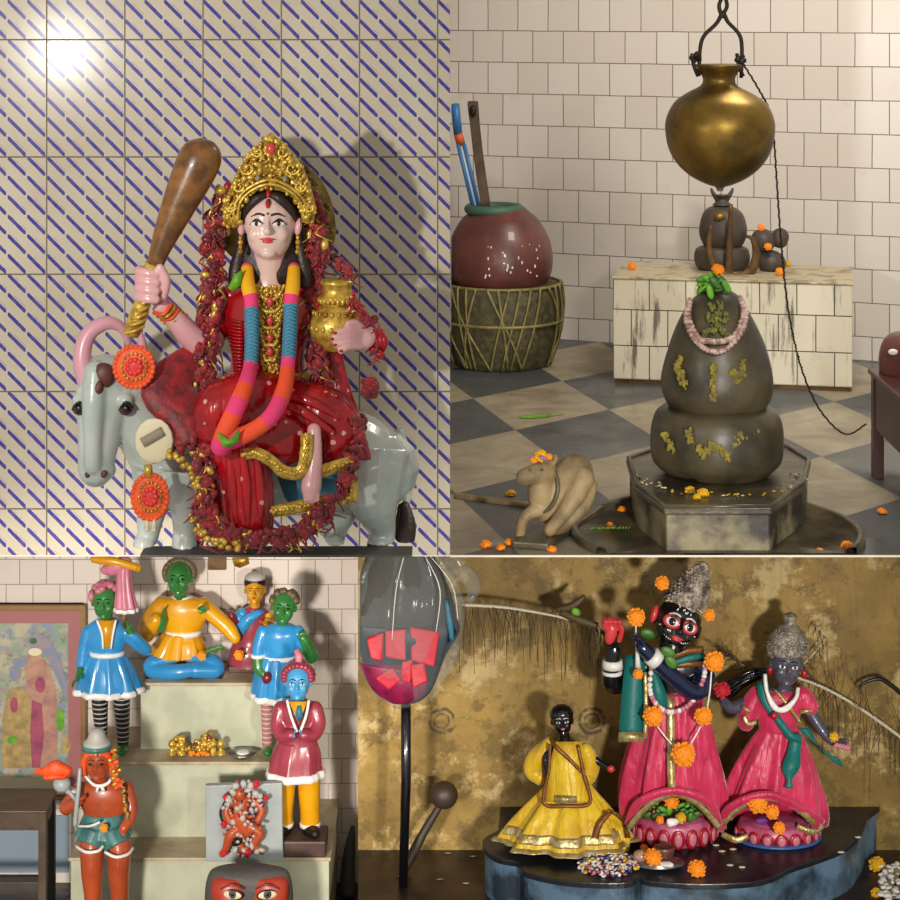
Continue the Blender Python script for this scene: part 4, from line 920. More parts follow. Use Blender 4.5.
for px, py, rr, k, lb in ((486, 545, 6, 'marig', 'orange marigold farthest left on the checker floor'), (501, 548, 5, 'marig', 'middle orange marigold left of the stone bull hooves'), (509, 543, 5, 'marig', 'orange marigold touching the front hoof of the stone bull'), (533, 540, 5, 'marig', 'orange marigold under the chest of the stone bull'), (552, 550, 5, 'marig', 'orange marigold at the slab edge below the stone bull'),
     (511, 494, 5, 'marigy', 'yellow flower on the floor left of the stone bull'), (622, 510, 4.5, 'marig', 'orange marigold against the left side of the pedestal'), (610, 525, 3.5, 'marig', 'tiny orange marigold in the basin left of the pedestal'), (882, 512, 5, 'marig', 'orange marigold outside the basin at far right'), (847, 546, 6, 'marig', 'orange marigold on the basin rim at right'), (820, 552, 5, 'marig', 'orange marigold in the basin near the slab edge at right')):
    flower(px, py, max(pz(py+2, ZU), 4.03), rr, lb, k, 'fallen flowers on the checker floor', .8)
m = MB(); q = P(535, 417, pz(417, ZU)); m.ell(q+Vector((0, 0, .002)), (.045, .022, .001), Matrix.Rotation(.3, 3, 'Z')); m.tube([(q.x+.03, q.y, q.z+.002, .002), (q.x+.08, q.y+.03, q.z+.002, .001)]); tag(m.build('green_leaf', 'leaf', loc=q), 'green leaf lying flat on a cream floor stone', 'leaf')
m = MB(); q = P(610, 530, pz(530, ZU+.003))
for i in range(14): m.tube([(q.x-.04+.006*i, q.y, q.z+.003, .0015), (q.x-.035+.006*i, q.y+random.uniform(-.01, .02), q.z+.006, .001)], 0, 5)
tag(m.build('green_sprig', 'leaf', loc=q), 'yellow-green sprig in the basin left of the pedestal', 'sprig')
m = MB(); pts_ = [(450, 498), (470, 500), (500, 504), (530, 508)]; w_ = []
for px, py in pts_: q = P(px, py, pz(py, ZU)); w_.append((max(q.x, .012), q.y, q.z+.005, .008))
m.tube(w_, 0, 8); tag(m.build('stone_kerb', 'nandi', loc=w_[0][:3], clip=cut), 'low tan stone kerb crossing the floor behind the stone bull', 'kerb')
# ================================================================== LOWER LEFT: painted statues on steps
def zp(Y, z): return (CZ-z)*F/Y         # row where height z is seen at distance Y
def base_thing(name, label, px, Y, z, group=None): return thing(name, label, 'statue', (P(px, 0, Y).x, Y, z), group)
def hem(m, py, px, d, rx, rd, am, n, pl, mi=0, th=3, ph=0): m.R([(px, py-th, d, rx*.99, rd*.99, am*.9), (px, py-th*.5, d, rx*1.05, rd*1.05, am), (px, py+th*.4, d, rx*1.05, rd*1.05, am), (px, py+th*.5, d, rx*.97, rd*.97, am)], mi, n=n, pl=pl, ph=ph, k=2)
# --- green-faced courtier, left
Y = 4.445; r = base_thing('courtier_statue', 'green-faced standing statue in blue coat and striped socks, by the framed picture', 110, Y, zB)
b_ = zp(Y, zB)-1
m = MB(Y); H = headM(m, 105, 602, 10, 12.5, 0, 0, 8); addhead(m, H); m.T([(106, 610, 6, 6), (107, 624, 2, 6)])
m.build('head', 'green', r, vox=.0016); face(H, r, Y, ew=.2, eh=.08, eyes=('green', 'black', 'black'), lip='dleaf', lw=.2)
m = MB(Y); m.X = H
for i in range(26):
    a_ = random.uniform(0, 6.28); rr = random.uniform(.2, 1); m.ell((1.05*rr*math.cos(a_), .1+1.0*rr*math.sin(a_), .75+.75*(1-rr*rr*.7)), (.35, .35, .28), None, 0, 10, 6)
for s in (-1, 1): m.ell((s*1.1, .2, .45), (.3, .5, .5))
m.build('turban', 'pinkp', r)
m = MB(Y); m.T([(88, 632, 0, 7), (84, 650, 2, 6.5), (81, 672, 6, 5)], seg=12, round_=True); m.T([(126, 632, 0, 7), (136, 642, -2, 7), (147, 650, 0, 6), (138, 640, 10, 5), (131, 634, 12, 5)], seg=12, round_=True)
m.R([(107, 618, 0, 8, 7), (107, 623, 0, 17, 9), (107, 632, 0, 22, 11), (107, 645, 0, 18, 11), (107, 653, 0, 16, 10), (107, 660, 0, 20, 13), (108, 676, 0, 28, 18), (108, 690, 0, 31, 20)], n=40, k=4)
m.build('coat', 'blue', r, vox=.0024, iters=3)
m = MB(Y)
m.R([(107, 654, 0, 17, 11, .02), (107, 664, 0, 23, 15, .06), (108, 680, 0, 29, 19, .08), (108, 690, 0, 32, 21, .09)], n=72, pl=(9, 1), k=4); m.build('coat_skirt', 'blue', r)
m = MB(Y); hem(m, 691, 108, 0, 32, 21, .09, 72, (9, 1), th=4); m.build('coat_hem', 'white', r)
m = MB(Y); m.R([(107, 651, 0, 17.5, 12), (107, 655, 0, 17.5, 12)], n=32, k=1); m.build('belt', 'white', r)
m = MB(Y); m.slabpoly([(99, 621), (114, 621), (111, 648), (103, 648)], 13.5, 4); m.build('shirt_front', 'yellow', r)
m = MB(Y); m.T([(97, 620, 12, 1.3), (102, 634, 14, 1.3), (103, 649, 14, 1)], seg=6); m.T([(116, 620, 12, 1.3), (113, 634, 14, 1.3), (111, 649, 14, 1)], seg=6); m.build('coat_edging', 'white', r)
for x0 in (100, 122):
    m = MB(Y); m.T([(x0, 686, 0, 9), (x0, 708, 0, 8), (x0+1, 728, 0, 6.5), (x0+1, b_-6, 0, 5.5)], seg=14, k=4); m.build('sock', 'sock', r)
    m = MB(Y); m.E(x0+1, b_-4, 8, 6, 12, 4.5); m.build('shoe', 'green', r)
m = MB(Y); hand(m, m.p(79, 676, 16), (-.6, -.3, -.7), (1, 0, 0), 15*m.u, curl=.4); m.T([(81, 668, 8, 4), (79, 678, 14, 3.8)]); m.build('hand', 'green', r, vox=.0012, iters=2)
m = MB(Y); m.T([(134, 636, 12, 4), (127, 628, 14, 3.8)]); hand(m, m.p(128, 630, 14), (-.3, -.3, .9), (0, -1, 0), 15*m.u, curl=.8, th=-1); m.build('hand', 'green', r, vox=.0012, iters=2)
m = MB(Y); t = thing('fly_whisk', 'pink plumed fly whisk with yellow tip held over the green-faced statue', 'whisk', tuple(m.p(124, 622, 18)))
m.T([(124, 628, 20, 1.6), (124, 612, 20, 1.6)], seg=8); m.build('handle', 'wood', t)
m = MB(Y)
m.R([(124, 566, 12, 7, 6, .02), (124, 580, 14, 7.5, 6, .08), (125, 596, 16, 9, 7, .1), (126, 608, 18, 11, 8, .12)], n=48, pl=(8, 1)); m.E(118, 566, 12, 15, 6, 8, -25); m.E(110, 569, 10, 10, 5, 6, -10); m.build('plume', 'pinkp', t)
m = MB(Y); m.R([(126, 608, 18, 11, 8, .12), (126, 612, 18, 11.5, 8, .12)], n=48, pl=(8, 1), k=1); m.build('plume_edge', 'white', t)
m = MB(Y); m.T([(94, 559, 12, 4), (104, 560, 14, 5), (118, 562, 16, 4), (138, 568, 14, 4)], k=5, round_=True); m.build('yellow_tip', 'yellow', t)
# --- seated archer-like figure in yellow
Y = 4.545; r = base_thing('seated_statue', 'green-faced seated statue in amber shirt with blue crossed legs, on the top step', 180, Y, zC)
b_ = zp(Y, zC)
m = MB(Y); H = headM(m, 179, 578, 8, 13, 0, 0, 6); addhead(m, H); m.T([(180, 588, 4, 7), (181, 602, 0, 7)]); m.build('head', 'green', r, vox=.0016)
face(H, r, Y, ew=.2, eh=.08, eyes=('green', 'black', 'black'), lip='dleaf', lw=.2)
m = MB(Y); m.X = H
for i in range(40):
    a_ = random.uniform(-.6, 3.7); m.ell((1.12*math.cos(a_), .25+.2*random.random(), .35+.95*math.sin(a_)), (.26, .5, .26), None, 0, 8, 6)
m.build('hair', 'tan', r)
m = MB(Y)
m.R([(182, 596, 0, 8, 7), (182, 600, 0, 19, 9), (183, 608, 0, 26, 12), (183, 622, 0, 22, 12), (183, 634, 0, 17, 11), (181, 640, 0, 22, 15), (179, 650, 0, 28, 18), (178, 655, 0, 30, 20)], n=40, k=4)
m.T([(162, 606, 0, 10), (152, 622, 4, 12), (146, 634, 8, 9), (156, 620, 14, 7)], seg=14, round_=True); m.T([(203, 606, 0, 9), (217, 618, 2, 8), (228, 628, 4, 8), (235, 638, 8, 6)], seg=14, round_=True)
m.build('shirt', 'yellow', r, vox=.0024)
m = MB(Y); m.R([(181, 632, 0, 17, 12, .03), (179, 644, 0, 24, 17, .07), (178, 654, 0, 29, 20, .1)], n=60, pl=(8, 1)); m.build('shirt_tail', 'yellow', r)
m = MB(Y); m.R([(183, 630, 0, 18, 12.5), (183, 635, 0, 18, 12.5)], n=32, k=1); m.build('belt', 'white', r)
m = MB(Y); m.R([(182, 596, 0, 10, 8), (182, 599, 0, 12, 8)], n=24, k=1); m.build('collar', 'white', r)
m = MB(Y); m.T([(170, 660, 8, 10), (155, 664, 10, 10), (152, 670, 14, 8), (175, 672, 22, 8), (190, 670, 22, 7)], seg=14, k=5, round_=True); m.T([(195, 660, 8, 10), (212, 664, 10, 10), (216, 670, 14, 8), (195, 670, 20, 8)], seg=14, k=5, round_=True); m.build('trousers', 'blue', r, vox=.0024)
for pp in ([(160, 630, 12, 4.5), (164, 618, 16, 4)],): m = MB(Y); m.T(pp); hand(m, m.p(164, 620, 16), (0, -.4, .9), (1, -.3, 0), 18*m.u, curl=.3); m.build('hand', 'green', r, vox=.0012, iters=2)
m = MB(Y); hand(m, m.p(206, 612, 18), (-.5, -.3, .6), (0, -1, 0), 13*m.u, curl=.6); m.build('hand', 'green', r, vox=.0012, iters=2)
m = MB(Y); m.box((P(146, 0, Y).x, Y-.045, zC), (P(226, 0, Y).x, Y+.04, P(0, 675, Y).z+.0)); m.build('plinth', 'plinth', r, smooth=False, bevel=.003)
flower(202, 656, Y-.06, 4.5, 'orange marigold on the knee of the seated amber-shirted statue', group='marigolds on the painted statues', face_up=.2)
m = MB(Y)
for i in range(7): m.E(207+i*2, 652-i*.8, 26, 5, 1.4, 2.2, random.uniform(-50, 50), seg=8, rg=5)
tag(m.build('leaf_sprig', 'dleaf', loc=m.p(212, 656, 24)), 'small leafy sprig on the knee of the seated statue', 'sprig')
# --- woman in red sari
Y = 4.575; r = base_thing('woman_statue', 'small yellow-faced woman statue in maroon sari, between two green-faced statues', 252, Y, zC)
m = MB(Y); H = headM(m, 255, 590, 8, 10, 0, 0, 6); addhead(m, H); m.T([(255, 598, 4, 5), (255, 610, 0, 5)]); m.build('head', 'yellow', r, vox=.0014)
face(H, r, Y, ew=.2, eh=.08, eyes=('white', 'black', 'black'), lip='crim', lw=.2)
m = MB(Y); m.X = H; m.ell((0, .25, .7), (1.15, 1.1, .95), seg=20); m.build('hair', 'hair', r)
m = MB(Y); m.X = H; m.ell((0, .15, 1.15), (1.05, 1.0, .6), seg=20); m.build('cap', 'greyhair', r)
b_ = zp(Y, zC)
m = MB(Y); m.R([(254, 606, 0, 6, 6), (254, 611, 0, 15, 8), (252, 622, 0, 18, 11), (250, 638, 0, 16, 12), (250, 650, 0, 20, 15), (249, 664, 0, 22, 17), (249, b_-4, 0, 22, 17)], n=40); m.build('sari', 'maroonp', r, wob=(30, .003))
m = MB(Y); m.strip([(262, 610, 10, 4, 10), (250, 618, 15, 5, 40), (240, 630, 14, 6, 60)], 3); m.T([(242, 614, 4, 6), (236, 624, 6, 5)], round_=True); m.build('blouse', 'blue', r)
m = MB(Y); m.T([(268, 614, 2, 5), (272, 624, 8, 4), (266, 622, 16, 4)]); hand(m, m.p(268, 622, 16), (-.7, -.4, .1), (0, 0, 1), 11*m.u, curl=.4); m.build('hand', 'yellow', r, vox=.0012)
m = MB(Y); m.T([(237, 624, 8, 4), (232, 616, 12, 3.5)], round_=True); hand(m, m.p(232, 617, 12), (-.2, -.3, .8), (0, -1, 0), 9*m.u, curl=.7); m.build('hand', 'darkred', r, vox=.0012)
m = MB(Y); m.box((P(230, 0, Y).x, Y-.035, zC), (P(276, 0, Y).x, Y+.035, P(0, b_-6, Y).z)); m.build('plinth', 'plinth', r, smooth=False, bevel=.003)
flower(239, 655, Y-.06, 5, 'orange marigold in the lap of the maroon-sari statue', group='marigolds on the painted statues', face_up=.2)
# --- right green-faced figure
Y = 4.44; r = base_thing('attendant_statue', 'green-faced standing statue in sky blue tunic, behind the maroon-coated statue', 280, Y, zB)
b_ = zp(Y, zB)-1
m = MB(Y); H = headM(m, 284, 607, 8, 12, 4, 0, 6); addhead(m, H); m.T([(283, 616, 4, 6), (282, 630, 0, 6)]); m.build('head', 'green', r, vox=.0016)
face(H, r, Y, ew=.2, eh=.08, eyes=('green', 'black', 'black'), lip='dleaf', lw=.2)
m = MB(Y); m.X = H
for i in range(34):
    a_ = random.uniform(-.3, 3.4); m.ell((1.0*math.cos(a_), random.uniform(-.5, .6), .45+.85*math.sin(a_)), (.3, .35, .3), None, 0, 8, 6)
m.build('hair', 'tan', r)
m = MB(Y)
m.R([(281, 623, 0, 8, 7), (281, 627, 0, 16, 9), (281, 634, 0, 20, 12), (280, 648, 0, 17, 12), (279, 658, 0, 16, 11), (278, 668, 0, 18, 13)], n=40)
m.T([(263, 632, 0, 7), (259, 646, 2, 7), (258, 654, 4, 6)], seg=12, round_=True); m.T([(298, 632, 0, 7), (303, 643, 0, 7)], seg=12, round_=True); m.build('tunic', 'blue', r, vox=.0024)
m = MB(Y); m.R([(278, 656, 0, 17, 11.5, .02), (277, 668, 0, 20, 15, .06), (276, 684, 0, 22, 17, .09), (276, 696, 0, 23, 18, .1)], n=72, pl=(8, 1)); m.build('tunic_skirt', 'blue', r)
m = MB(Y); hem(m, 697, 276, 0, 23, 18, .1, 72, (8, 1), th=4); m.build('tunic_hem', 'white', r)
m = MB(Y); m.R([(279, 655, 0, 17.5, 12), (279, 659, 0, 17.5, 12)], n=32, k=1); m.build('belt', 'white', r)
m = MB(Y); m.R([(258, 654, 4, 7.5, 7.5), (258, 657, 4, 7.5, 7.5)], n=20, k=1); m.build('cuff', 'white', r)
m = MB(Y); m.T([(258, 656, 4, 6), (259, 668, 6, 6), (264, 674, 10, 5)], round_=True); hand(m, m.p(262, 673, 10), (.8, -.3, -.3), (0, 0, 1), 13*m.u, curl=.6); m.build('forearm', 'green', r, vox=.0014)
m = MB(Y); m.T([(304, 646, 0, 6), (313, 658, 2, 6.5), (309, 648, 6, 6), (303, 638, 8, 5)], k=5, round_=True); hand(m, m.p(304, 640, 8), (-.2, -.2, .9), (0, -1, 0), 14*m.u, curl=.7); m.build('forearm', 'green', r, vox=.0014)
m = MB(Y); m.E(267, 678, 16, 5, 5, 6, 20); m.build('held_pouch', 'darkred', r)
for x0 in (267, 288):
    m = MB(Y); m.T([(x0, 690, 0, 6.5), (x0, 715, 0, 6), (x0+.5, b_-6, 0, 5)], seg=14); m.build('stocking', 'sockp', r)
    m = MB(Y); m.E(x0+1, b_-4, 6, 5.5, 10, 4.5); m.build('shoe', 'green', r)
# --- blue-faced figure, maroon coat
Y = 4.345; r = base_thing('praying_statue', 'blue-faced statue in maroon coat and yellow trousers with folded hands, on the low step', 300, Y, zA)
b_ = zp(Y, zA)
m = MB(Y); H = headM(m, 298, 682, 8, 13, 0, 0, 8); addhead(m, H); m.T([(298, 692, 4, 7.5), (298, 706, 0, 8)]); m.build('head', 'skyface', r, vox=.0016)
face(H, r, Y, ew=.22, eh=.11, eyes=('white', 'blue', 'black'), brow='blackblue', lip='blue', lw=.24)
m = MB(Y); m.X = H
for i in range(13): a_ = -.25+3.64*i/12; m.ell((1.05*math.cos(a_), -.1, .5+.8*math.sin(a_)), (.34, .75, .3), Matrix.Rotation(-a_, 3, 'Y'), 0, 12, 8)
m.ell((0, .3, .9), (1.0, .9, .85)); m.build('turban', 'maroonp', r)
m = MB(Y); m.T([(298, 664, 8, 3), (299, 657, 8, 4), (297, 652, 6, 3)], round_=True); m.build('turban_tuft', 'pinkp', r)
m = MB(Y)
m.R([(298, 700, 0, 10, 8), (298, 705, 0, 19, 11), (298, 714, 0, 20, 13), (298, 726, 0, 18, 13), (298, 738, 0, 19, 13), (297, 748, 0, 21, 15)], n=40)
m.T([(281, 709, 0, 8), (278, 724, 4, 8), (282, 735, 12, 7), (291, 735, 18, 6)], seg=14, k=5, round_=True); m.T([(315, 709, 0, 8), (318, 724, 4, 8), (313, 735, 12, 7), (304, 735, 18, 6)], seg=14, k=5, round_=True)
m.build('coat', 'maroonp', r, vox=.0022)
m = MB(Y); m.R([(297, 740, 0, 19, 13, .01), (296, 752, 0, 24, 17, .04), (295, 765, 0, 26, 20, .05), (295, 773, 0, 28, 22, .05)], n=72, pl=(7, 1)); m.build('coat_skirt', 'maroonp', r)
m = MB(Y); hem(m, 774, 295, 0, 28, 22, .05, 72, (7, 1), th=5); m.build('coat_hem', 'white', r)
m = MB(Y); m.slabpoly([(289, 702), (307, 702), (299, 724)], 16.5, 3); m.build('shirt_front', 'yellow', r)
m = MB(Y); m.slabpoly([(297, 706), (301, 706), (303, 716), (299, 722), (295, 716)], 18.5, 3); m.build('necktie', 'saddle', r)
m = MB(Y); m.T([(287, 700, 14, 1.5), (291, 716, 18, 1.5), (297, 732, 22, 1.5)], seg=6); m.T([(309, 700, 14, 1.5), (306, 716, 18, 1.5), (300, 732, 22, 1.5)], seg=6); m.build('coat_edging', 'white', r)
m = MB(Y)
for s in (-1, 1): hand(m, m.p(298+s*5, 737, 20), (-s*.25, -.3, .9), (s*-1, 0, 0), 12*m.u, curl=.1)
m.build('folded_hands', 'skyface', r, vox=.0012)
for s, x0 in ((-1, 284), (1, 309)):
    m = MB(Y); m.T([(x0, 770, 0, 12), (x0, 790, 0, 11), (x0+s, 812, 0, 10), (x0+s, 824, 0, 10)], seg=16); m.build('trouser_leg', 'yellow', r)
    m = MB(Y); m.R([(x0+s, 822, 0, 10.5, 10.5), (x0+s, 826, 0, 10.5, 10.5)], n=20, k=1); m.build('trouser_cuff', 'white', r)
    m = MB(Y); m.T([(x0, 828, 0, 8), (x0+s*4, 832, 12, 7), (x0+s*6, 834, 20, 5)], seg=12, round_=True, flat=.8); m.build('shoe', 'iron', r)
m = MB(Y); zz = P(0, 833, Y).z; m.box((P(281, 0, Y).x, Y-.045, zA), (P(327, 0, Y).x, Y+.045, zz)); m.build('plinth', 'plinth', r, smooth=False, bevel=.004)
# --- vermilion seated monkey-faced figure
Y = 4.2; r = base_thing('seated_guardian_statue', 'vermilion-skinned statue in teal shorts and grey hat, holding a mace at left', 100, Y, z3)
f_ = zp(Y, z3)
m = MB(Y); H = headM(m, 98, 762, 12, 13, 0, 0, 8); addhead(m, H, 1.3)
m.E(98, 769, 22, 7, 6, 5); m.T([(99, 772, 8, 8), (100, 786, 2, 8)])
m.R([(102, 780, 0, 12, 8), (103, 786, 0, 24, 12), (103, 796, 0, 26, 14), (104, 810, 0, 21, 13), (104, 822, 0, 18, 12), (104, 836, 0, 24, 15)], n=40)
m.T([(80, 788, 0, 7), (71, 800, 2, 7), (66, 808, 6, 7), (74, 805, 14, 6), (80, 799, 18, 5)], seg=14, k=5, round_=True)
m.T([(127, 788, 0, 7), (131, 804, 2, 7), (130, 818, 8, 6), (124, 828, 16, 5)], seg=14, k=5, round_=True)
hand(m, m.p(78, 801, 18), (.5, -.4, .3), (0, 0, 1), 15*m.u, curl=.9); hand(m, m.p(125, 826, 16), (-.3, -.3, -.9), (0, 1, 0), 14*m.u, curl=.3)
for s, x0 in ((-1, 92), (1, 119)):
    m.T([(104+s*9, 832, 2, 12), (x0, 846, 12, 12), (x0, 862, 14, 11.5), (x0, 876, 12, 10.5), (x0+1, 900, 10, 8.5), (x0+1, 930, 8, 8), (x0+1, f_-6, 8, 7)], seg=16, k=5)
    m.E(x0+1, f_-5, 14, 8, 16, 6)
m.build('body', 'orangesk', r, vox=.0024, iters=4)
face(H, r, Y, ew=.22, eh=.08, eyes=('brown', 'black', 'black'), brow='brown', lip='darkred', lw=.26)
m = MB(Y); m.X = H
for s in (-1, 1): m.tube([(s*.7, -.5, .7, .25), (s*1.05, -.1, 0, .25), (s*1.1, .1, -1.0, .25)])
m.ell((0, .1, .65), (1.1, 1.0, .7)); m.build('hair', 'badge', r)
m = MB(Y); m.X = H; m.ell((0, -.98, .72), (.16, .08, .16)); m.build('forehead_mark', 'gold', r)
m = MB(Y); m.R([(97, 728, 10, 3, 3), (97, 731, 10, 7, 7), (97, 738, 10, 9.5, 9.5), (97, 742, 10, 13, 12), (97, 746, 10, 14, 13), (97, 748, 10, 13.5, 12.5)], n=28, k=3); ht = m.build('hat', 'greyhair', r); m = MB(Y); m.R([(97, 744, 10, 14.5, 13.5), (97, 749, 10, 14.5, 13.5)], n=28, k=1); m.build('hat_band', 'tealp', ht)
m = MB(Y); m.T([(86, 777, 14, 1.4), (93, 784, 16, 1.6), (100, 786, 17, 2), (108, 783, 16, 1.6), (113, 776, 14, 1.4)], k=5, round_=True); m.T([(98, 786, 18, 1.4), (97, 792, 18, 1.6)]); m.T([(102, 786, 18, 1.4), (104, 792, 18, 1.6)]); m.build('neck_cord', 'white', r)
m = MB(Y)
m.R([(104, 812, 0, 20, 14, .02), (104, 824, 2, 25, 17, .03), (103, 834, 4, 28, 19, .05)], n=48, pl=(9, 1))
m.T([(95, 832, 8, 14), (90, 845, 14, 13)], seg=16); m.T([(112, 832, 8, 14), (118, 846, 14, 14)], seg=16); m.build('shorts', 'tealp', r, vox=.0022, iters=2)
m = MB(Y)
for pts in ([(76, 846, 14, 1.6), (86, 852, 30, 1.6), (98, 851, 30, 1.6), (103, 846, 24, 1.6)], [(105, 852, 26, 1.6), (116, 857, 32, 1.6), (128, 854, 26, 1.6), (133, 848, 14, 1.6)], [(78, 826, 12, 1.2), (90, 826, 26, 1.3), (100, 822, 28, 1.3)]): m.T(pts, seg=8, k=4)
m.build('shorts_trim', 'white', r)
m = MB(Y); m.R([(70, 790, 14, 0.1, .1), (70, 789, 14, 6, 6), (72, 792, 14, 6, 6)], n=16, k=1); m.T([(66, 786, 16, 1.2), (72, 794, 18, 1.4)]); m.build('armlet', 'white', r)
m = MB(Y); m.T([(75, 826, 22, 2.2), (77, 804, 24, 2.4), (79, 784, 22, 2.2), (80, 768, 18, 2)], seg=10)
m.E(62, 784, 18, 9, 8, 8); m.T([(66, 788, 18, 2), (76, 800, 22, 2)]); m.build('mace', 'slab', r)
m = MB(Y)
for i in range(60):
    t_ = random.random(); m.E(111+t_*8+random.uniform(-4, 4), 750+t_*38, 12+random.uniform(-3, 5), 2.6, 2, 3.4, random.uniform(0, 90), random.choice((0, 0, 1)), seg=8, rg=5)
tag(m.build('thread_garland', ['gold', 'badge'], loc=m.p(114, 790, 10)), 'gold and orange thread garland hanging beside the vermilion face', 'garland')
m = MB(Y)
for i in range(26):
    t_ = i/25; m.E(122+6*t_+random.uniform(-1, 1), 782+38*t_, 14+random.uniform(-1, 3), 1.8, 1.6, 1.8, 0, random.choice((0, 1)), seg=8, rg=5)
tag(m.build('thread_garland', ['lace', 'gold'], loc=m.p(126, 820, 14)), 'thin pale garland lying down the arm of the vermilion statue', 'garland')
m = MB(Y); m.T([(36, 772, 22, 2), (46, 771, 24, 5), (56, 769, 24, 8), (68, 771, 22, 5)], seg=12, k=5, flat=.6, round_=True); m.E(55, 776, 24, 12, 6, 4)
tag(m.build('orange_cloth', 'badge', wob=(60, .004), loc=m.p(56, 780, 22)), 'bright orange cloth lying over the mace head', 'cloth')
flower(104, 828, Y-.055, 4, 'orange marigold at the waist of the vermilion statue', group='marigolds on the painted statues', face_up=.1)
# brass heap and dish on middle step
zt_ = zB; Yh = 4.44
t = thing('brass_trinkets', 'heap of small brass figurines with orange petals on the middle step', 'ornaments', (P(196, 0, Yh).x, Yh, zB))
m = MB(Yh)
for cx_, w_, h_ in ((180, 11, 16), (199, 8, 13), (208, 11, 19)):
    for i in range(40):
        t_ = random.random(); m.E(cx_+random.uniform(-w_, w_)*(1-t_*.6), 753-t_*h_, random.uniform(-6, 8), random.uniform(1.4, 3.4), 2.5, random.uniform(1.4, 3.4), random.uniform(0, 90), seg=8, rg=5)
for cx_ in (172, 182, 205, 213, 221): m.R([(cx_, 740, 4, 2, 2), (cx_, 744, 4, 4, 4), (cx_, 748, 4, 2, 2), (cx_, 754, 4, 5, 5)], n=14)
m.build('figurine_cluster', 'goldb', t); t.children[0]['label'] = 'shiny gilded figurine cluster'
m = MB(Yh)
for i in range(16): m.E(random.uniform(190, 212), 755-random.random()*3, 8+random.uniform(0, 6), 2.4, 2, 1.6, random.uniform(0, 90), seg=7, rg=4)
m.build('orange_petals', 'marig', t)
m = MB(Yh); m.E(209, 738, 8, 3, 2, 3); m.E(196, 744, 9, 3, 2, 2); m.build('red_jewel', 'darkred', t)
m = MB(4.43); q = (P(242, 0, 4.43).x, 4.43, zB)
m.R([(242, zp(4.43, zB)-5, 0, 14, 14), (242, zp(4.43, zB)-4, 0, 13, 13), (242, zp(4.43, zB)-.5, 0, 8, 8)], n=32, k=1); t = thing('steel_dish', 'shallow steel dish beside the brass heap on the middle step', 'dish', q); m.build('dish_bowl', 'silver', t)
m = MB(4.43); m.E(243, zp(4.43, zB)-5, 0, 7, 7, 2); m.build('white_powder', 'white', t)
# marble relief plaque
Yp = 4.285; t = thing('marble_relief', 'grey marble slab carved with an orange and white figure group', 'relief', tuple(P(243, 862, Yp)))
m = MB(Yp); m.slabpoly([(205, 786), (282, 783), (283, 862), (206, 862)], 0, 8); m.build('slab', 'slab', t, smooth=False, bevel=.002)
m = MB(Yp)
m.T([(243, 800, 6, 7), (240, 818, 8, 8), (246, 830, 8, 7)], round_=True); m.E(240, 794, 10, 6, 6, 7); m.T([(232, 802, 8, 4), (226, 812, 10, 4), (230, 822, 12, 3.5)], round_=True); m.T([(254, 800, 8, 4), (262, 810, 10, 4), (258, 820, 12, 3.5)], round_=True)
m.T([(240, 826, 8, 5.5), (230, 836, 12, 5), (226, 848, 8, 4), (222, 854, 8, 3.5)], round_=True); m.T([(250, 826, 8, 5.5), (260, 834, 10, 5), (254, 844, 10, 4), (262, 852, 8, 3)], round_=True)
m.T([(236, 838, 6, 4), (244, 852, 6, 4)], round_=True)
m.build('carved_figure', 'orangesk', t, vox=.0016, iters=2)
m = MB(Yp)
for x, y in ((232, 792), (230, 798), (227, 804), (248, 790), (256, 794), (259, 800), (238, 808), (246, 812), (242, 818), (236, 786), (244, 784), (250, 786), (240, 806), (252, 846), (244, 850), (236, 850), (262, 850), (256, 852), (228, 800), (245, 824), (261, 796)):
    m.E(x+random.uniform(-1, 1), y, 13, random.uniform(2, 4.5), 3, random.uniform(2, 4.5), random.uniform(0, 90), seg=9, rg=6)
for i in range(190):
    a_ = random.uniform(0, 6.28); q_ = random.uniform(.2, 1.1); m.E(243+24*q_*math.cos(a_)*.8, 818+35*q_*math.sin(a_), 9+random.uniform(0, 5), random.uniform(1, 3), 2, random.uniform(1, 3), random.uniform(0, 90), random.choice((0, 0, 1, 2)), seg=7, rg=5)
m.build('silvered_detail', ['greyhair', 'orangesk', 'darkred'], t)
m = MB(Yp); m.T([(228, 796, 6, .8), (220, 812, 5, .8), (224, 826, 5, .8)], k=5); m.E(237, 842, 12, 6, 3, 4, -30); m.build('carved_attribute', 'iron', t)
for x, y, rr, lb in ((256, 784, 5, 'red rose at the top of the marble relief'), (226, 797, 4, 'red rose left of the carved head on the marble relief'), (224, 824, 4, 'red rose halfway down the left of the marble relief'), (247, 852, 6, 'large red rose at the foot of the marble relief'), (224, 853, 4, 'small red rose at the bottom left of the marble relief'), (266, 798, 3.5, 'red rose right of the carved head on the marble relief')):
    flower(x, y, Yp-.025, rr*.8, lb, 'rose', 'roses on the marble relief', .1, 'red_rose')
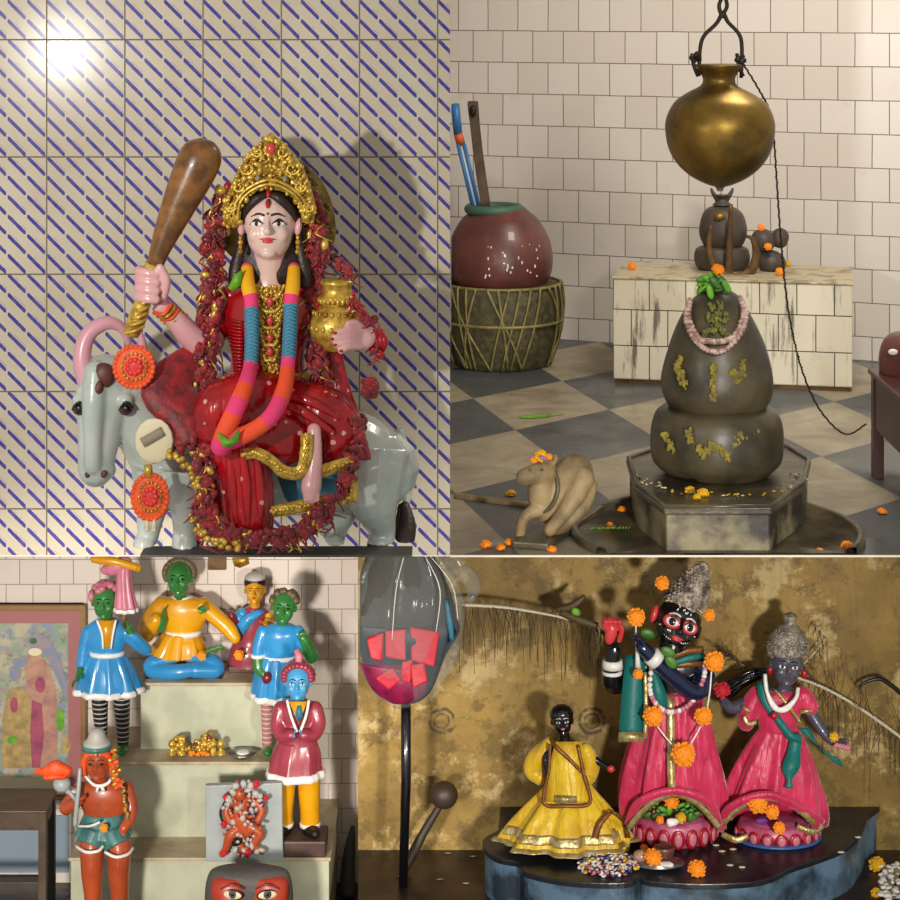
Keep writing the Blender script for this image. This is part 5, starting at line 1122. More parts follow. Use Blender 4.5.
# stone with painted face
Yr = 4.1; t = thing('painted_face_stone', 'dark rounded stone painted with a vermilion face and two wide eyes', 'stone idol', (P(250, 0, Yr).x, Yr, z3))
m = MB(Yr); f_ = zp(Yr, z3)
m.R([(249, 866, -4, 24, 6), (249, 869, -4, 37, 12), (249, 878, -4, 42, 17), (249, 900, -4, 44, 18), (249, 940, -4, 46, 20), (249, f_, -4, 48, 22)], n=48, k=5); m.build('stone', 'rock', t, wob=(20, .003))
for s in (-1, 1):
    cx_ = 250+s*19
    m = MB(Yr); m.R([(cx_, 874, 0, 10, 6), (cx_, 877, 2, 16, 12), (cx_+s, 886, 3, 19, 15), (cx_, 905, 4, 18.5, 17), (cx_, 935, 4, 17, 16), (cx_, 960, 4, 13, 12)], n=36, k=4); fo = m.build('face_half', 'facecol', t)
    m = MB(Yr); ex = 250+s*17.5; Re = Matrix.Rotation(s*.25, 3, 'Z')
    m.ell(m.p(ex, 895, 18), (11*m.u, 2.4*m.u, 5.6*m.u), Re, 2, 20, 10); m.ell(m.p(ex, 895, 19.5), (9.5*m.u, 2.2*m.u, 4.2*m.u), Re, 0, 20, 10); m.ell(m.p(ex+0, 894.5, 21), (4.2*m.u, 1.6*m.u, 4.2*m.u), Re, 1, 16, 8); m.ell(m.p(ex, 894.5, 22.4), (1.8*m.u, 1*m.u, 1.8*m.u), Re, 2, 12, 8)
    m.build('eye', ['cream', 'rock', 'black'], t)
    m = MB(Yr); m.T([(ex-12, 889, 18, .6), (ex, 884.5, 18.5, 1.3), (ex+12, 889, 18, .6)], k=5, seg=8); m.build('eyebrow', 'darkred', t)
# framed print on the table
Yt1 = 4.42; Yf = 4.612
zt_ = CZ-788*Yt1/F
t = thing('side_table', 'weathered dark wooden table at the left edge carrying the framed print', 'table', (P(20, 0, 4.35).x, 4.35, z3))
x1 = P(62, 0, Yt1).x-.008; Yt0 = (CZ-zt_)*F/811
m = MB(); m.box((-1.2, Yt0, zt_-.006), (x1, Yt1, zt_)); m.build('table_top', 'table', t, smooth=False, bevel=.002)
m = MB(); m.box((-1.2, Yt0+.008, zt_-.045), (x1-.006, Yt0+.02, zt_-.006)); m.box((x1-.018, Yt0+.01, zt_-.04), (x1-.006, Yt1-.01, zt_-.006)); m.build('apron', 'table', t, smooth=False)
for yy, mt in ((Yt0+.006, 'table'), (Yt1-.03, 'tdark')):
    m = MB(); m.box((x1-.02, yy, z3), (x1-.003, yy+.018, zt_-.006)); m.build('leg', mt, t, smooth=False, bevel=.001)
m = MB(); zz = CZ-872*Yt1/F; m.box((-1.2, Yt1-.026, zz-.012), (x1-.003, Yt1-.012, zz)); m.build('stretcher', 'tdark', t, smooth=False)
fz = CZ-798*Yf/F
t = thing('framed_print', 'tall gilt-framed devotional print with rose mount, hanging on the tiled wall above the side table', 'picture', (P(30, 0, Yf).x, Yf, fz))
m = MB(Yf); xr = P(87, 0, Yf).x; ztop = P(0, 604, Yf).z; fx_ = xr-.41
def fr(mm, w0, w1, y0, y1, bot0, bot1):
    mm.box((fx_+w1, y0, ztop-w1), (xr-w1, y1, ztop-w0)); mm.box((xr-w1, y0, fz+bot0), (xr-w0, y1, ztop-w0)); mm.box((fx_+w0, y0, fz+bot0), (fx_+w1, y1, ztop-w0)); mm.box((fx_+w1, y0, fz+bot0), (xr-w1, y1, fz+bot1))
fr(m, 0, .011, Yf-.014, Yf, .001, .008); m.build('frame', 'frame', t, smooth=False, bevel=.002)
m = MB(Yf); fr(m, .0112, .042, Yf-.008, Yf-.002, .008, .012); m.build('mount', 'mount', t, smooth=False)
m = MB(Yf); m.box((fx_+.042, Yf-.0065, fz+.012), (xr-.042, Yf-.003, ztop-.042)); m.build('picture_sheet', 'print', t, smooth=False)
m = MB(Yf); m.box((fx_+.042, Yf-.0085, fz+.012), (xr-.0425, Yf-.0065, fz+.05)); m.build('pale_lower_band', 'cream', t, smooth=False)
def flat(pts, mt, nm, d=3.6):   # painted shapes in the print
    m = MB(Yf); m.slabpoly(pts, 3.1+(d-3.6)*.12, .15); m.build(nm, mt, t, smooth=False)
flat([(28, 654), (38, 652), (48, 664), (56, 690), (58, 730), (56, 768), (34, 768), (30, 720), (26, 690), (24, 665)], 'printp', 'printed_robe', 4)
flat([(8, 690), (22, 686), (30, 700), (34, 735), (30, 768), (2, 768), (2, 720)], 'printy', 'printed_robe', 4.6)
flat([(32, 700), (42, 704), (44, 735), (40, 768), (32, 768), (30, 730)], 'printr', 'printed_skirt', 5.2)
flat([(24, 640), (38, 632), (52, 642), (62, 664), (68, 690), (66, 700), (54, 672), (44, 654), (32, 650)], 'printb', 'printed_drapery', 5.6)
for q_, (x, y, a_, b2, mt) in enumerate(((31, 662, 6, 8, 'printp'), (15, 673, 6, 8, 'printb'), (20, 662, 8, 5, 'printb'), (35, 652, 7, 4, 'cream'), (14, 705, 4, 8, 'printr'), (40, 685, 5, 8, 'printr'), (60, 720, 4, 12, 'leaf'), (66, 745, 5, 8, 'printy'), (12, 740, 6, 4, 'leaf'), (33, 641, 4, 3, 'dleaf'))):
    flat([(x+a_*math.cos(i*.52), y+b2*math.sin(i*.52)) for i in range(12)], mt, 'printed_face' if q_ < 2 else 'printed_detail', 5.8+q_*.5)
m = MB(); m.box((-1.3, Y3-.004, CZ-872*Y3/F), (P(69, 0, Y3).x, Y3, CZ-815*Y3/F)); struct(m, 'shade_trim', M('blue_tile_shade', '8496a4', .5))  # bluish shade of the tiles under the table, coloured onto an added board
# small dark thing at the foot of the wall on the right
m = MB(4.55); m.T([(353, 826, 0, 2), (350, 845, 0, 5), (348, 870, 2, 7), (347, 895, 4, 8)], seg=12, k=4); tag(m.build('dark_cloth_bundle', 'greybag', loc=m.p(347, 893, 4)), 'dark grey cloth bundle leaning against the tiled wall beside the steps', 'bundle')
# small electric box high on tiled wall
t = thing('junction_box', 'small rusty square wall box high on the tiled wall, with a pale paper beside it', 'wall box', tuple(P(217, 566, Y3-.01)))
m = MB(Y3); m.slabpoly([(208, 556), (226, 556), (226, 570), (208, 570)], 3, 3); m.build('box_body', 'rust', t, smooth=False)
m = MB(Y3); m.slabpoly([(232, 558), (248, 556), (249, 564), (240, 568), (234, 566)], 2, 2); tag(m.build('paper_scrap', 'gold', loc=P(240, 562, Y3-.004)), 'torn yellowish paper scrap stuck high on the tiled wall', 'paper')
# ================================================================== LOWER RIGHT: dressed idols on a black platform
zP = CZ-806*Y4/F
def yP(py): return (CZ-zP)*F/py
def pp(px, py): Y = yP(py); return (P(px, 0, Y).x, Y)
t = thing('black_platform', 'low black scalloped stone platform with bluish reflections coloured into its sides carrying the dressed idols', 'platform', (P(680, 0, 4.2).x, 4.2, z4))
def wavy(pts, off=0): return catmull([(p_[0], p_[1], 0) for p_ in pts], 5)
rim = [(498, 830), (484, 838), (484, 848), (498, 858), (518, 862), (526, 872), (560, 880), (600, 883), (630, 882), (638, 876), (650, 881), (700, 884), (750, 882), (775, 876), (790, 868), (820, 858), (848, 846), (862, 830), (868, 815)]
rim = catmull([(x, y, 0) for x, y in rim], 4)
pts = [pp(x, y) for x, y, _ in rim]
pts = [(P(500, 0, Y4-.004).x, Y4-.004)]+pts+[(P(880, 0, Y4-.004).x, Y4-.004)]
cx = sum(a_[0] for a_ in pts)/len(pts); cy = sum(a_[1] for a_ in pts)/len(pts)
m = MB(); m.prism(pts, zP-.012, zP); m.build('top_stone', 'plat', t, smooth=False, bevel=.004)
m = MB(); m.prism([(cx+(x-cx)*.985, y if y > 4.38 else cy+(y-cy)*.975) for x, y in pts], z4, zP-.012); m.build('platform_side', 'platside', t, smooth=False)
def zrow(Y, z): return (CZ-z)*F/Y
# ---- left yellow doll
Y = 4.2; b_ = zrow(Y, zP)
r = thing('yellow_idol', 'small black-faced doll idol in a wide shiny yellow dress', 'idol', (P(566, 0, Y).x, Y, zP))
m = MB(Y); H = headM(m, 562, 721, 8, 10.5, -4, 0, 12); addhead(m, H); m.T([(563, 728, 4, 5), (565, 742, 0, 6)]); m.R([(566, 740, 0, 8, 6), (566, 748, 0, 17, 9), (568, 765, 0, 16, 9), (568, 790, 0, 12, 9), (568, 810, 0, 20, 14)], n=28)
m.T([(550, 748, 2, 5), (546, 758, 6, 5), (548, 772, 10, 4)], round_=True); m.T([(586, 752, 0, 5), (597, 761, 2, 3.6), (607, 767, 6, 3)], round_=True); hand(m, m.p(605, 766, 6), (.9, -.2, -.2), (0, 0, 1), 13*m.u, curl=.3)
m.build('body', 'black', r, vox=.0017, iters=3)
face(H, r, Y, ew=.22, eh=.12, eyes=('eyew', 'black', 'black'), brow='white', lip='pinkp', lw=.22)
m = MB(Y); m.X = H; m.ell((0, .2, .55), (1.15, 1.15, 1.0), seg=20); m.build('hair', 'black', r)
m = MB(Y); m.E(611, 769, 8, 4, 3, 3.5); m.build('red_palm', 'lips', r)
m = MB(Y)
for pts_ in ([(551, 739, 6, 2), (557, 748, 14, 2), (570, 760, 16, 2), (584, 776, 16, 2), (588, 790, 16, 2)],): m.T(pts_, k=5, flat=.6)
m.build('lace_trim', 'brownlace', r)
def dress(m, rings, pl, mi=0, n=96, ph=0): m.R(rings, mi, n=n, pl=pl, k=5, ph=ph, capb=False)
m = MB(Y); dress(m, [(568, 775, 0, 17, 10, .02), (568, 788, 0, 24, 14, .08), (567, 805, 2, 38, 24, .1), (566, 822, 4, 51, 32, .1), (566, 838, 6, 62, 38, .09)], (8, 1)); m.T([(610, 828, 4, 12), (620, 838, 8, 11), (622, 846, 12, 8)], seg=12, round_=True, flat=.6); o = m.build('skirt', 'ygown', r)
o.modifiers.new('t', 'SOLIDIFY').thickness = .002
m = MB(Y)
for y0, y1, g in ((824, 833, .835), (836, 839.5, .99)):
    m.R([(566, y0, 5, 63*g, 39*g, .085), (566, (y0+y1)/2, 5.4, 64*(g+.035), 40*(g+.035), .09), (566, y1, 6, 63.5*(g+.07), 39.5*(g+.07), .09)], 0, n=96, pl=(8, 1), capb=False, capt=False, k=2)
o = m.build('lace_band', 'lace', r); o.modifiers.new('t', 'SOLIDIFY').thickness = .002
m = MB(Y); m.strip([(610, 812, 26, 3, 10), (600, 824, 32, 3, 20), (595, 838, 34, 3.5, 10), (592, 850, 34, 4, 0)], 2); m.strip([(612, 812, 24, 3, 60), (624, 820, 20, 3, 80), (628, 838, 16, 3, 0)], 2); m.build('lace_trim', 'brownlace', r)
m = MB(Y); m.strip([(568, 742, 9, 13, 0), (567, 760, 15, 16, 0), (566, 780, 18, 19, 0), (567, 797, 22, 21, 0), (566, 802, 22, 22, 0)], 6, k=3)
m.T([(548, 744, 0, 7), (538, 756, -2, 10), (533, 770, -2, 10), (540, 778, 2, 7)], seg=12, k=4, round_=True); m.T([(586, 750, 0, 7), (590, 764, 0, 9), (588, 776, 2, 8)], seg=12, round_=True); m.build('cape', 'ygown', r, wob=(30, .004))
m = MB(Y); m.strip([(566, 796, 26, 11, 2), (566, 803, 27, 11, 0)], 2); m.build('silver_panel', 'lace', r)
m = MB(Y); m.T([(550, 744, 16, 1.6), (549, 770, 20, 1.6), (544, 803, 24, 1.8), (566, 806, 27, 1.8), (590, 803, 24, 1.8), (584, 775, 20, 1.6), (578, 745, 14, 1.6)], k=5, flat=.7); m.build('lace_edging', 'brownlace', r)
# ---- central black-faced idol
Y = 4.2; r = thing('flute_idol', 'tall black-faced idol with conical silver cap and magenta robe, in the centre', 'idol', (P(676, 0, Y).x, Y, zP))
m = MB(Y); H = headM(m, 677, 623, 16, 23, 20, 0, 14); addhead(m, H, .9)
m.T([(673, 640, 8, 9), (672, 655, 2, 10)]); m.R([(674, 652, 0, 12, 9), (676, 660, 0, 30, 13), (676, 672, 0, 32, 15), (674, 690, 0, 26, 14), (672, 710, 0, 28, 16)], n=32)
m.build('body', 'black', r, vox=.002)
m = MB(Y)
m.T([(700, 664, 2, 11), (704, 680, 12, 11), (693, 692, 24, 9), (672, 676, 32, 8.5), (655, 660, 36, 7.5), (643, 648, 38, 6.5)], seg=16, k=5, round_=True)
hand(m, m.p(645, 650, 38), (-.5, -.2, .85), (-.6, -.5, -.3), 26*m.u, curl=.35); m.build('arm', 'blackblue', r, vox=.0018)
m = MB(Y); m.T([(652, 662, 0, 10), (636, 672, 2, 10), (620, 684, 8, 9), (611, 682, 14, 9), (612, 664, 18, 8), (614, 650, 20, 7)], seg=16, k=5, round_=True)
m.E(613, 636, 22, 9, 7, 13, 10); m.build('arm', 'black', r, vox=.0018)
m = MB(Y); m.E(611, 633, 27, 6, 4, 12, 12); 
for i in range(4): m.T([(605+i*4.6, 626+abs(i-1), 27, 3), (604+i*5, 619+abs(i-1), 30, 2.8), (606+i*4.6, 622, 34, 2.4)], seg=8, round_=True)
m.T([(619, 640, 26, 3), (622, 630, 30, 2.6), (619, 624, 32, 2.2)], seg=8, round_=True); m.build('red_hand', 'lips', r, vox=.0014)
for pts_, rr in (([(607, 664, 18), (618, 663, 18)], 10),):
    m = MB(Y); m.R([(612.5, 660, 18, 10, 10), (612.5, 668, 18, 10.5, 10.5)], n=24, k=1); m.build('bangle', 'white', r); m = MB(Y); m.R([(612, 671, 17, 10, 10), (612, 674, 17, 10, 10)], n=24, k=1); m.build('bangle', 'white', r)
m = MB(Y); m.T([(651, 655, 37, 9.5), (657.5, 661, 36, 9.8)], seg=18, k=1); m.build('bangle', 'white', r)
face(H, r, Y, eyes=('eyew', 'black', 'black'), ew=.3, eh=.2, ez=0, brow='white', lip='lips', lw=.34, rim='lips')
m = MB(Y); m.X = H
for s in (-1, 1):
    for i in range(7): x = s*(.25+i*.09); z = -.72+.02*i*i*.6; m.ell((x, fy(min(abs(x), .75), z)-.0, z), (.035, .05, .035), None, 0, 6, 4)
for i in range(18): x = random.uniform(-.35, .35); z = random.uniform(.45, .85); m.ell((x, fy(x, z)-.01, z), (.03, .03, .05), None, 0, 6, 4)
m.ell((0, fy(0, -.95)-.02, -1.0), (.07, .08, .09), None, 0); m.build('face_paint', 'white', r)
m = MB(Y); m.X = H
for i in range(15): a_ = PI*i/14; m.ell((.82*math.cos(a_), -.5-.32*math.sin(a_), .72+.14*math.sin(a_)), (.08, .06, .06), None, 0, 8, 5)
m.build('forehead_band', 'lace', r)
m = MB(Y); m.X = H; m.ell((-1.08, -.1, .05), (.16, .2, .4)); m.build('ear_ornament', 'lips', r)
m = MB(Y)
cp = [(684, 604, 12, 21), (689, 594, 10, 19), (695, 582, 9, 14.5), (700, 572, 8, 8.5), (703, 565, 8, 4)]
m.T(cp, seg=28, k=5, round_=True)
for a_ in catmull(cp, 9):
    for i in range(10): q = random.uniform(PI, 2*PI); m.E(a_[0]+a_[3]*math.cos(q)*.98, a_[1]+random.uniform(-2, 2)+a_[3]*math.cos(q)*.35, a_[2]-a_[3]*math.sin(q)*.98, 1.6, 1.5, 1.3, seg=6, rg=4)
m.build('conical_cap', 'capm', r)
m = MB(Y); dress(m, [(672, 690, 2, 25, 15, .03), (672, 705, 2, 30, 18, .05), (672, 725, 2, 36, 23, .1), (671, 750, 2, 41, 27, .11), (671, 775, 2, 46, 30, .12), (672, 800, 0, 49, 31, .12), (672, 822, -6, 49, 26, .07)], (9, 1), n=120)
o = m.build('robe', 'gown', r); o.modifiers.new('t', 'SOLIDIFY').thickness = .003
# cut away front hem -> arch over lotus
bm = bmesh.new(); bm.from_mesh(o.data); dl = []
for f in bm.faces:
    c = f.calc_center_median()+Vector(o['_o']); X_ = 450+c.x*F/c.y; yy = (CZ-c.z)*F/c.y
    if c.y < Y-.01 and yy > 796+((X_-674)/46)**2*34: dl.append(f)
bmesh.ops.delete(bm, geom=dl, context='FACES'); bm.to_mesh(o.data); bm.free()
def arch(cx_, top, w_, drop, d0, mt, nm, r, rad=3.2):
    m = MB(Y); pt = []
    for i in range(25): s = -1+i/12; pt.append((cx_+s*w_, top+s*s*drop, d0-abs(s)*10, rad))
    m.T(pt, k=2, seg=8, flat=.5); m.build(nm, mt, r)
arch(674, 795, 45, 33, 38, 'lace', 'gold_hem', r)
m = MB(Y); m.T([(628, 824, 18, 4), (640, 802, 34, 4.5), (674, 791, 38, 4.5), (708, 802, 34, 4.5), (719, 824, 18, 4)], k=6, seg=12, flat=.7); m.build('hem_roll', 'gown', r)
m = MB(Y); m.strip([(670, 696, 18, 4, 0), (671, 730, 26, 4, 0), (671, 765, 34, 4, 0), (672, 790, 40, 4, 0)], 2); m.build('centre_panel', 'lace', r)
m = MB(Y); m.strip([(636, 655, 14, 10, 0), (634, 680, 20, 11, 0), (632, 710, 26, 11.5, 0), (631, 735, 30, 12, 0)], 3); m.build('teal_scarf', 'teal', r)
m = MB(Y); m.strip([(631, 732, 31, 12.4, 0), (631, 742, 32, 12.6, 0)], 4); m.T([(645, 672, 24, 2), (646, 705, 30, 2.2), (645, 738, 33, 2.4)]); m.build('scarf_lace', 'lace', r)
m = MB(Y); m.strip([(652, 668, 18, 4, 20), (658, 690, 22, 9, 20), (660, 706, 24, 7, 20)], 3); m.build('teal_scarf', 'teal', r)
m = MB(Y); m.T([(668, 660, 14, 4), (684, 652, 14, 4), (703, 650, 10, 4)], flat=.6); m.T([(676, 666, 16, 3), (692, 664, 16, 3), (705, 664, 10, 3)], flat=.6); m.build('shoulder_cloth', 'brownlace', r)
m = MB(Y); m.T([(672, 664, 17, 3), (690, 658, 16, 3.5), (704, 656, 11, 3)], flat=.6); m.build('shoulder_stripe', 'teal', r)
for x, y, rl in ((668, 652, 30), (671, 662, 50), (648, 634, 20)): 
    m = MB(Y); m.E(x, y, 44 if x > 650 else 20, 8, 2, 5, rl); tag(m.build('green_leaf', 'dleaf', loc=m.p(x, y, 40)), {668: 'green leaf under the chin of the tall idol', 671: 'green leaf stuck to the crossed blue arm of the tall idol', 648: 'green leaf left of the tall idol face'}[x], 'leaf', 'leaves on the tall idol')
m = MB(Y)
for a_ in catmull([(652, 664, 20), (650, 690, 26), (658, 706, 30), (672, 712, 32), (690, 704, 28), (703, 680, 22), (705, 664, 16)], 5): m.E(a_[0], a_[1], a_[2]+2, 2.8, 2.4, 2.8, 0, random.choice((0, 0, 1)), seg=8, rg=5)
tag(m.build('white_garland', ['white', 'pinkp'], loc=m.p(672, 712, 32)), 'white and pink bead garland looping over the chest of the tall idol', 'garland')
for pts_, lb in (([(636, 620, 24), (636, 645, 24), (638, 662, 26)], 'thin thread with white bud hanging from the marigold by the raised hand'), ([(650, 716, 34), (668, 740, 38), (683, 752, 42), (696, 735, 38), (705, 717, 34)], 'white thread strung in a V between the robe marigolds'), ([(712, 660, 24), (710, 690, 30), (706, 714, 34)], 'white thread hanging between the right shoulder and lower marigold')):
    m = MB(Y); m.T([a_+(.9,) for a_ in pts_], k=5, seg=6)
    if pts_[0][0] == 636: m.T([(637, 650, 26, 1.5), (638, 668, 26, 3.2)], seg=8)
    tag(m.build('flower_thread', 'white', loc=m.p(*pts_[-1])), lb, 'thread')
for x, y, rr, d, lb in ((662, 583, 7, 24, 'orange marigold stuck on the left side of the conical cap'), (636, 617, 9, 30, 'orange marigold beside the raised red hand'), (709, 615, 6, 10, 'dark orange flower at the ear side right of the tall idol head'), (714, 661, 10, 26, 'orange marigold on the right shoulder of the tall idol'), (653, 716, 10, 40, 'orange marigold on the robe by the teal scarf'), (703, 716, 9, 38, 'orange marigold on the right hip of the tall idol'), (683, 754, 12, 46, 'largest marigold, at the point of the thread V on the magenta robe'), (638, 674, 5, 30, 'small dull marigold at the top of the teal scarf')):
    flower(x, y, Y-d*Y/F-.01, rr, lb, group='marigolds on the tall idol', face_up=.15)
# ---- lotus bases
def lotus(cx_, Yc, rx, ry0, py_top, label, rim=True):
    m = MB(Yc); bt = zrow(Yc, zP)
    t = thing('lotus_pedestal', label, 'pedestal', (P(cx_, 0, Yc).x, Yc, zP), 'pink lotus pedestals')
    m.R([(cx_, py_top, 0, rx*.9, rx*.62), (cx_, py_top+4, 0, rx*.96, rx*.68), (cx_, (py_top+bt)/2, 0, rx, rx*.7), (cx_, bt-3, 0, rx*.86, rx*.6), (cx_, bt-.3, 0, rx*.8, rx*.56)], n=48, k=4); m.build('bowl', 'lotus', t)
    for i in range(9):
        a_ = PI+PI*(i+.5)/9; m = MB(Yc); q = m.p(cx_, (py_top+bt)/2+1, 0)+Vector((math.cos(a_)*rx*1.0, math.sin(a_)*rx*.7, 0))*m.u
        m.ell(q, (rx*.17*m.u, rx*.045*m.u, (bt-py_top)*.4*m.u), Matrix.Rotation(a_+PI/2, 3, 'Z'), 0, 12, 8); q2 = q+Vector((math.cos(a_)*rx*.035, math.sin(a_)*rx*.035, 0))*m.u; m.ell(q2, (rx*.1*m.u, rx*.04*m.u, (bt-py_top)*.27*m.u), Matrix.Rotation(a_+PI/2, 3, 'Z'), 1, 12, 8); m.build('petal', ['crim', 'pinkp'], t)
    if rim:
        m = MB(Yc); m.R([(cx_, bt-3.5, 0, rx*1.0, rx*.72), (cx_, bt-2, 0, rx*1.08, rx*.78), (cx_, bt-.3, 0, rx*1.06, rx*.76)], n=48, k=2); m.build('base_rim', 'lotusb', t)
    return t
lotus(675, 4.225, 41, 0, 815, 'bulging pink lotus pedestal under the tall central idol', False)
lotus(777, 4.235, 41, 0, 820, 'flatter pink lotus pedestal with blue rim under the right idol')
# offerings on lotus 1
m = MB(4.2)
for i in range(60):
    a_ = random.uniform(0, 6.28); q = random.random()**.5; m.E(674+34*q*math.cos(a_), 812+7*q*math.sin(a_)-random.random()*10*(1-q), 2-18*q*math.sin(a_)*-1, 6, 1.6, 3.2, random.uniform(-80, 80), random.choice((0, 0, 1, 2)), seg=8, rg=5)
tag(m.build('offering_leaves', ['dleaf', 'leaf', 'darkred'], loc=m.p(674, 815, 0)), 'green leaves and dark petals piled on the central lotus pedestal', 'leaves', kind='stuff')
for x, y, rr, k, lb in ((671, 801, 8, 'marig', 'orange marigold crowning the leaves on the central lotus'), (681, 818, 5, 'marigy', 'yellow marigold among the leaves on the central lotus'), (660, 820, 4, 'marig', 'small orange flower at the left of the central lotus')):
    flower(x, y, 4.15, rr, lb, k, 'flowers on the lotus pedestals', .4)
for x, y, rr, k, lb in ((757, 803, 10, 'marig', 'large orange marigold tucked under the right idol hem'), (772, 812, 7, 'marig', 'second orange marigold right of the one under the right idol hem'), (779, 828, 6, 'marig', 'orange marigold low on the right lotus pedestal')):
    flower(x, y, 4.15, rr, lb, k, 'flowers on the lotus pedestals', .3)
m = MB(4.16); m.E(762, 821, 6, 6, 3, 4); tag(m.build('purple_flower', M('violet', '6a2a8c', .6), wob=(80, .004), loc=m.p(762, 824, 6)), 'small violet flower on the right lotus pedestal', 'flower')
m = MB(4.16); m.E(672, 822, 18, 6, 3, 4); tag(m.build('white_blossom', 'white', wob=(80, .005), loc=m.p(672, 826, 18)), 'white blossom in the middle of the central lotus leaves', 'flower')
# ---- right idol
Y = 4.23; r = thing('right_idol', 'grey-faced idol with silver knobbed cap, magenta dress and teal sash, at right', 'idol', (P(775, 0, Y).x, Y, zP))
m = MB(Y); H = headM(m, 786, 665, 12, 15.5, 6, 0, 10); addhead(m, H, 1)
m.T([(784, 678, 4, 6), (783, 692, 0, 7)]); m.R([(782, 688, 0, 10, 8), (781, 695, 0, 24, 11), (780, 710, 0, 22, 12), (778, 730, 0, 17, 12), (777, 745, 0, 20, 14)], n=28)
m.T([(758, 698, 0, 7), (744, 704, 4, 6.5), (732, 708, 8, 6), (724, 702, 12, 5)], seg=12, round_=True); hand(m, m.p(727, 704, 12), (-.6, -.3, .4), (0, 0, 1), 14*m.u, curl=.5)
m.T([(803, 700, 0, 7), (814, 718, 4, 6), (824, 733, 10, 5), (832, 742, 12, 4)], seg=12, round_=True); hand(m, m.p(830, 740, 12), (.9, -.2, -.1), (0, -.3, 1), 22*m.u, curl=.25); m.build('body', M('ash_grey_skin', '4a4a5a', .35, coat=.4), r, vox=.0017)
face(H, r, Y, eyes=('eyew', 'black', 'black'), ew=.24, eh=.13, brow='black', lip='darkred', lw=.2)
m = MB(Y); m.X = H; m.ell((.02, -.98, .62), (.08, .06, .12)); m.ell((0, -1.22, -.2), (.06, .1, .16)); m.build('forehead_mark', 'lips', r)
m = MB(Y)
m.R([(790, 613, 8, 3, 3), (790, 616, 8, 7, 7), (790, 622, 8, 6, 6), (789, 626, 8, 9, 9), (788, 634, 8, 17, 15), (787, 645, 9, 20, 17), (787, 653, 10, 19, 17)], n=28, k=4)
for i in range(200): a_ = random.uniform(PI, 2*PI); y = random.uniform(628, 654); rr = 9+11*min(1, (y-626)/16); q = m.p(787.5, y, 9)+Vector((math.cos(a_)*rr, math.sin(a_)*rr*.87, 0))*m.u; m.ell(q, (.003,)*3, None, 0, 6, 4)
m.build('knobbed_cap', M('silver_knit', 'a09888', .5, .35, col2='6e665c', ns=90, bump=1, bs=120), r)
for s in (-1, 1): m = MB(Y); m.E(787+s*17, 672+s*2, 10, 3, 3, 5); m.build('ear_ornament', 'crim', r)
m = MB(Y); dress(m, [(779, 728, 2, 19, 13, .03), (777, 745, 2, 29, 18, .06), (775, 765, 2, 38, 24, .09), (773, 790, 2, 46, 28, .1), (771, 812, 0, 52, 30, .1), (771, 826, -4, 52, 28, .08)], (8, 1), n=120)
o = m.build('dress', 'gown', r); o.modifiers.new('t', 'SOLIDIFY').thickness = .003
bm = bmesh.new(); bm.from_mesh(o.data); dl = []
for f in bm.faces:
    c = f.calc_center_median()+Vector(o['_o']); X_ = 450+c.x*F/c.y; yy = (CZ-c.z)*F/c.y
    if c.y < Y-.01 and yy > 800+((X_-768)/44)**2*26: dl.append(f)
bmesh.ops.delete(bm, geom=dl, context='FACES'); bm.to_mesh(o.data); bm.free()
arch(768, 798, 46, 26, 40, 'lace', 'gold_hem', r)
m = MB(Y); m.T([(720, 830, 20, 4), (730, 808, 35, 4.5), (766, 795, 40, 4.5), (800, 808, 33, 4.5), (822, 822, 16, 4)], k=6, seg=12, flat=.7); m.build('hem_roll', 'gown', r)
m = MB(Y); m.T([(722, 834, 20, 3), (736, 840, 26, 3.4), (748, 836, 24, 3)], flat=.6); m.build('gold_hem', 'lace', r); m = MB(Y); m.T([(797, 826, 20, 3), (812, 832, 20, 3.4), (823, 826, 14, 3)], flat=.6); m.build('gold_hem', 'lace', r)
m = MB(Y); m.T([(757, 696, 2, 10), (750, 708, 4, 11), (746, 722, 6, 9)], seg=12, round_=True); m.T([(803, 696, 2, 10), (810, 706, 4, 9)], seg=12, round_=True); m.R([(781, 690, 2, 14, 10), (781, 697, 2, 25, 13), (779, 712, 2, 22, 13), (778, 730, 2, 19, 13)], n=32); m.build('blouse', 'gown', r, vox=.002)
m = MB(Y); m.T([(744, 716, 16, 2.5), (748, 724, 18, 2.5), (756, 722, 16, 2.5)]); m.T([(742, 706, 14, 2), (750, 712, 18, 2)]); m.build('sleeve_lace', 'lace', r); m = MB(Y); m.T([(800, 712, 12, 2), (812, 710, 12, 2.4)]); m.build('sleeve_lace', 'lace', r)
m = MB(Y); m.strip([(762, 682, 14, 5, 0), (766, 702, 20, 6, 10), (780, 722, 24, 7, 20), (796, 742, 26, 7, 10)], 3)
m.strip([(797, 734, 24, 5, 0), (794, 752, 28, 7, 0), (791, 768, 34, 9, 0), (789, 778, 38, 3, 0), (788, 787, 40, 4, 0)], 3)
m.strip([(804, 728, 20, 5, 0), (812, 740, 22, 7, 40), (826, 754, 22, 7, 50), (842, 764, 20, 4, 70)], 3); m.build('teal_sash', 'teal', r, wob=(25, .004))
m = MB(Y); m.strip([(776, 690, 18, 4, 30), (790, 708, 22, 4, 30), (802, 726, 22, 4, 30)], 2); m.build('gold_sash_edge', 'lace', r)
m = MB(Y)
for off in (0, 3): m.T([(765, 674, 18, 2), (767, 692, 24, 2), (774+off, 708, 28, 2), (786, 710-off, 28, 2), (796, 698, 26, 2), (798, 688, 20, 2)], k=6, seg=8)
tag(m.build('white_garland', 'white', loc=m.p(780, 710, 28)), 'loop of white thread garland round the neck of the right idol', 'garland')
m = MB(Y); m.E(774, 716, 30, 3.5, 3, 4); tag(m.build('red_bead', 'crim', loc=m.p(774, 718, 30)), 'red bead tassel at the bottom of the white loop', 'bead')
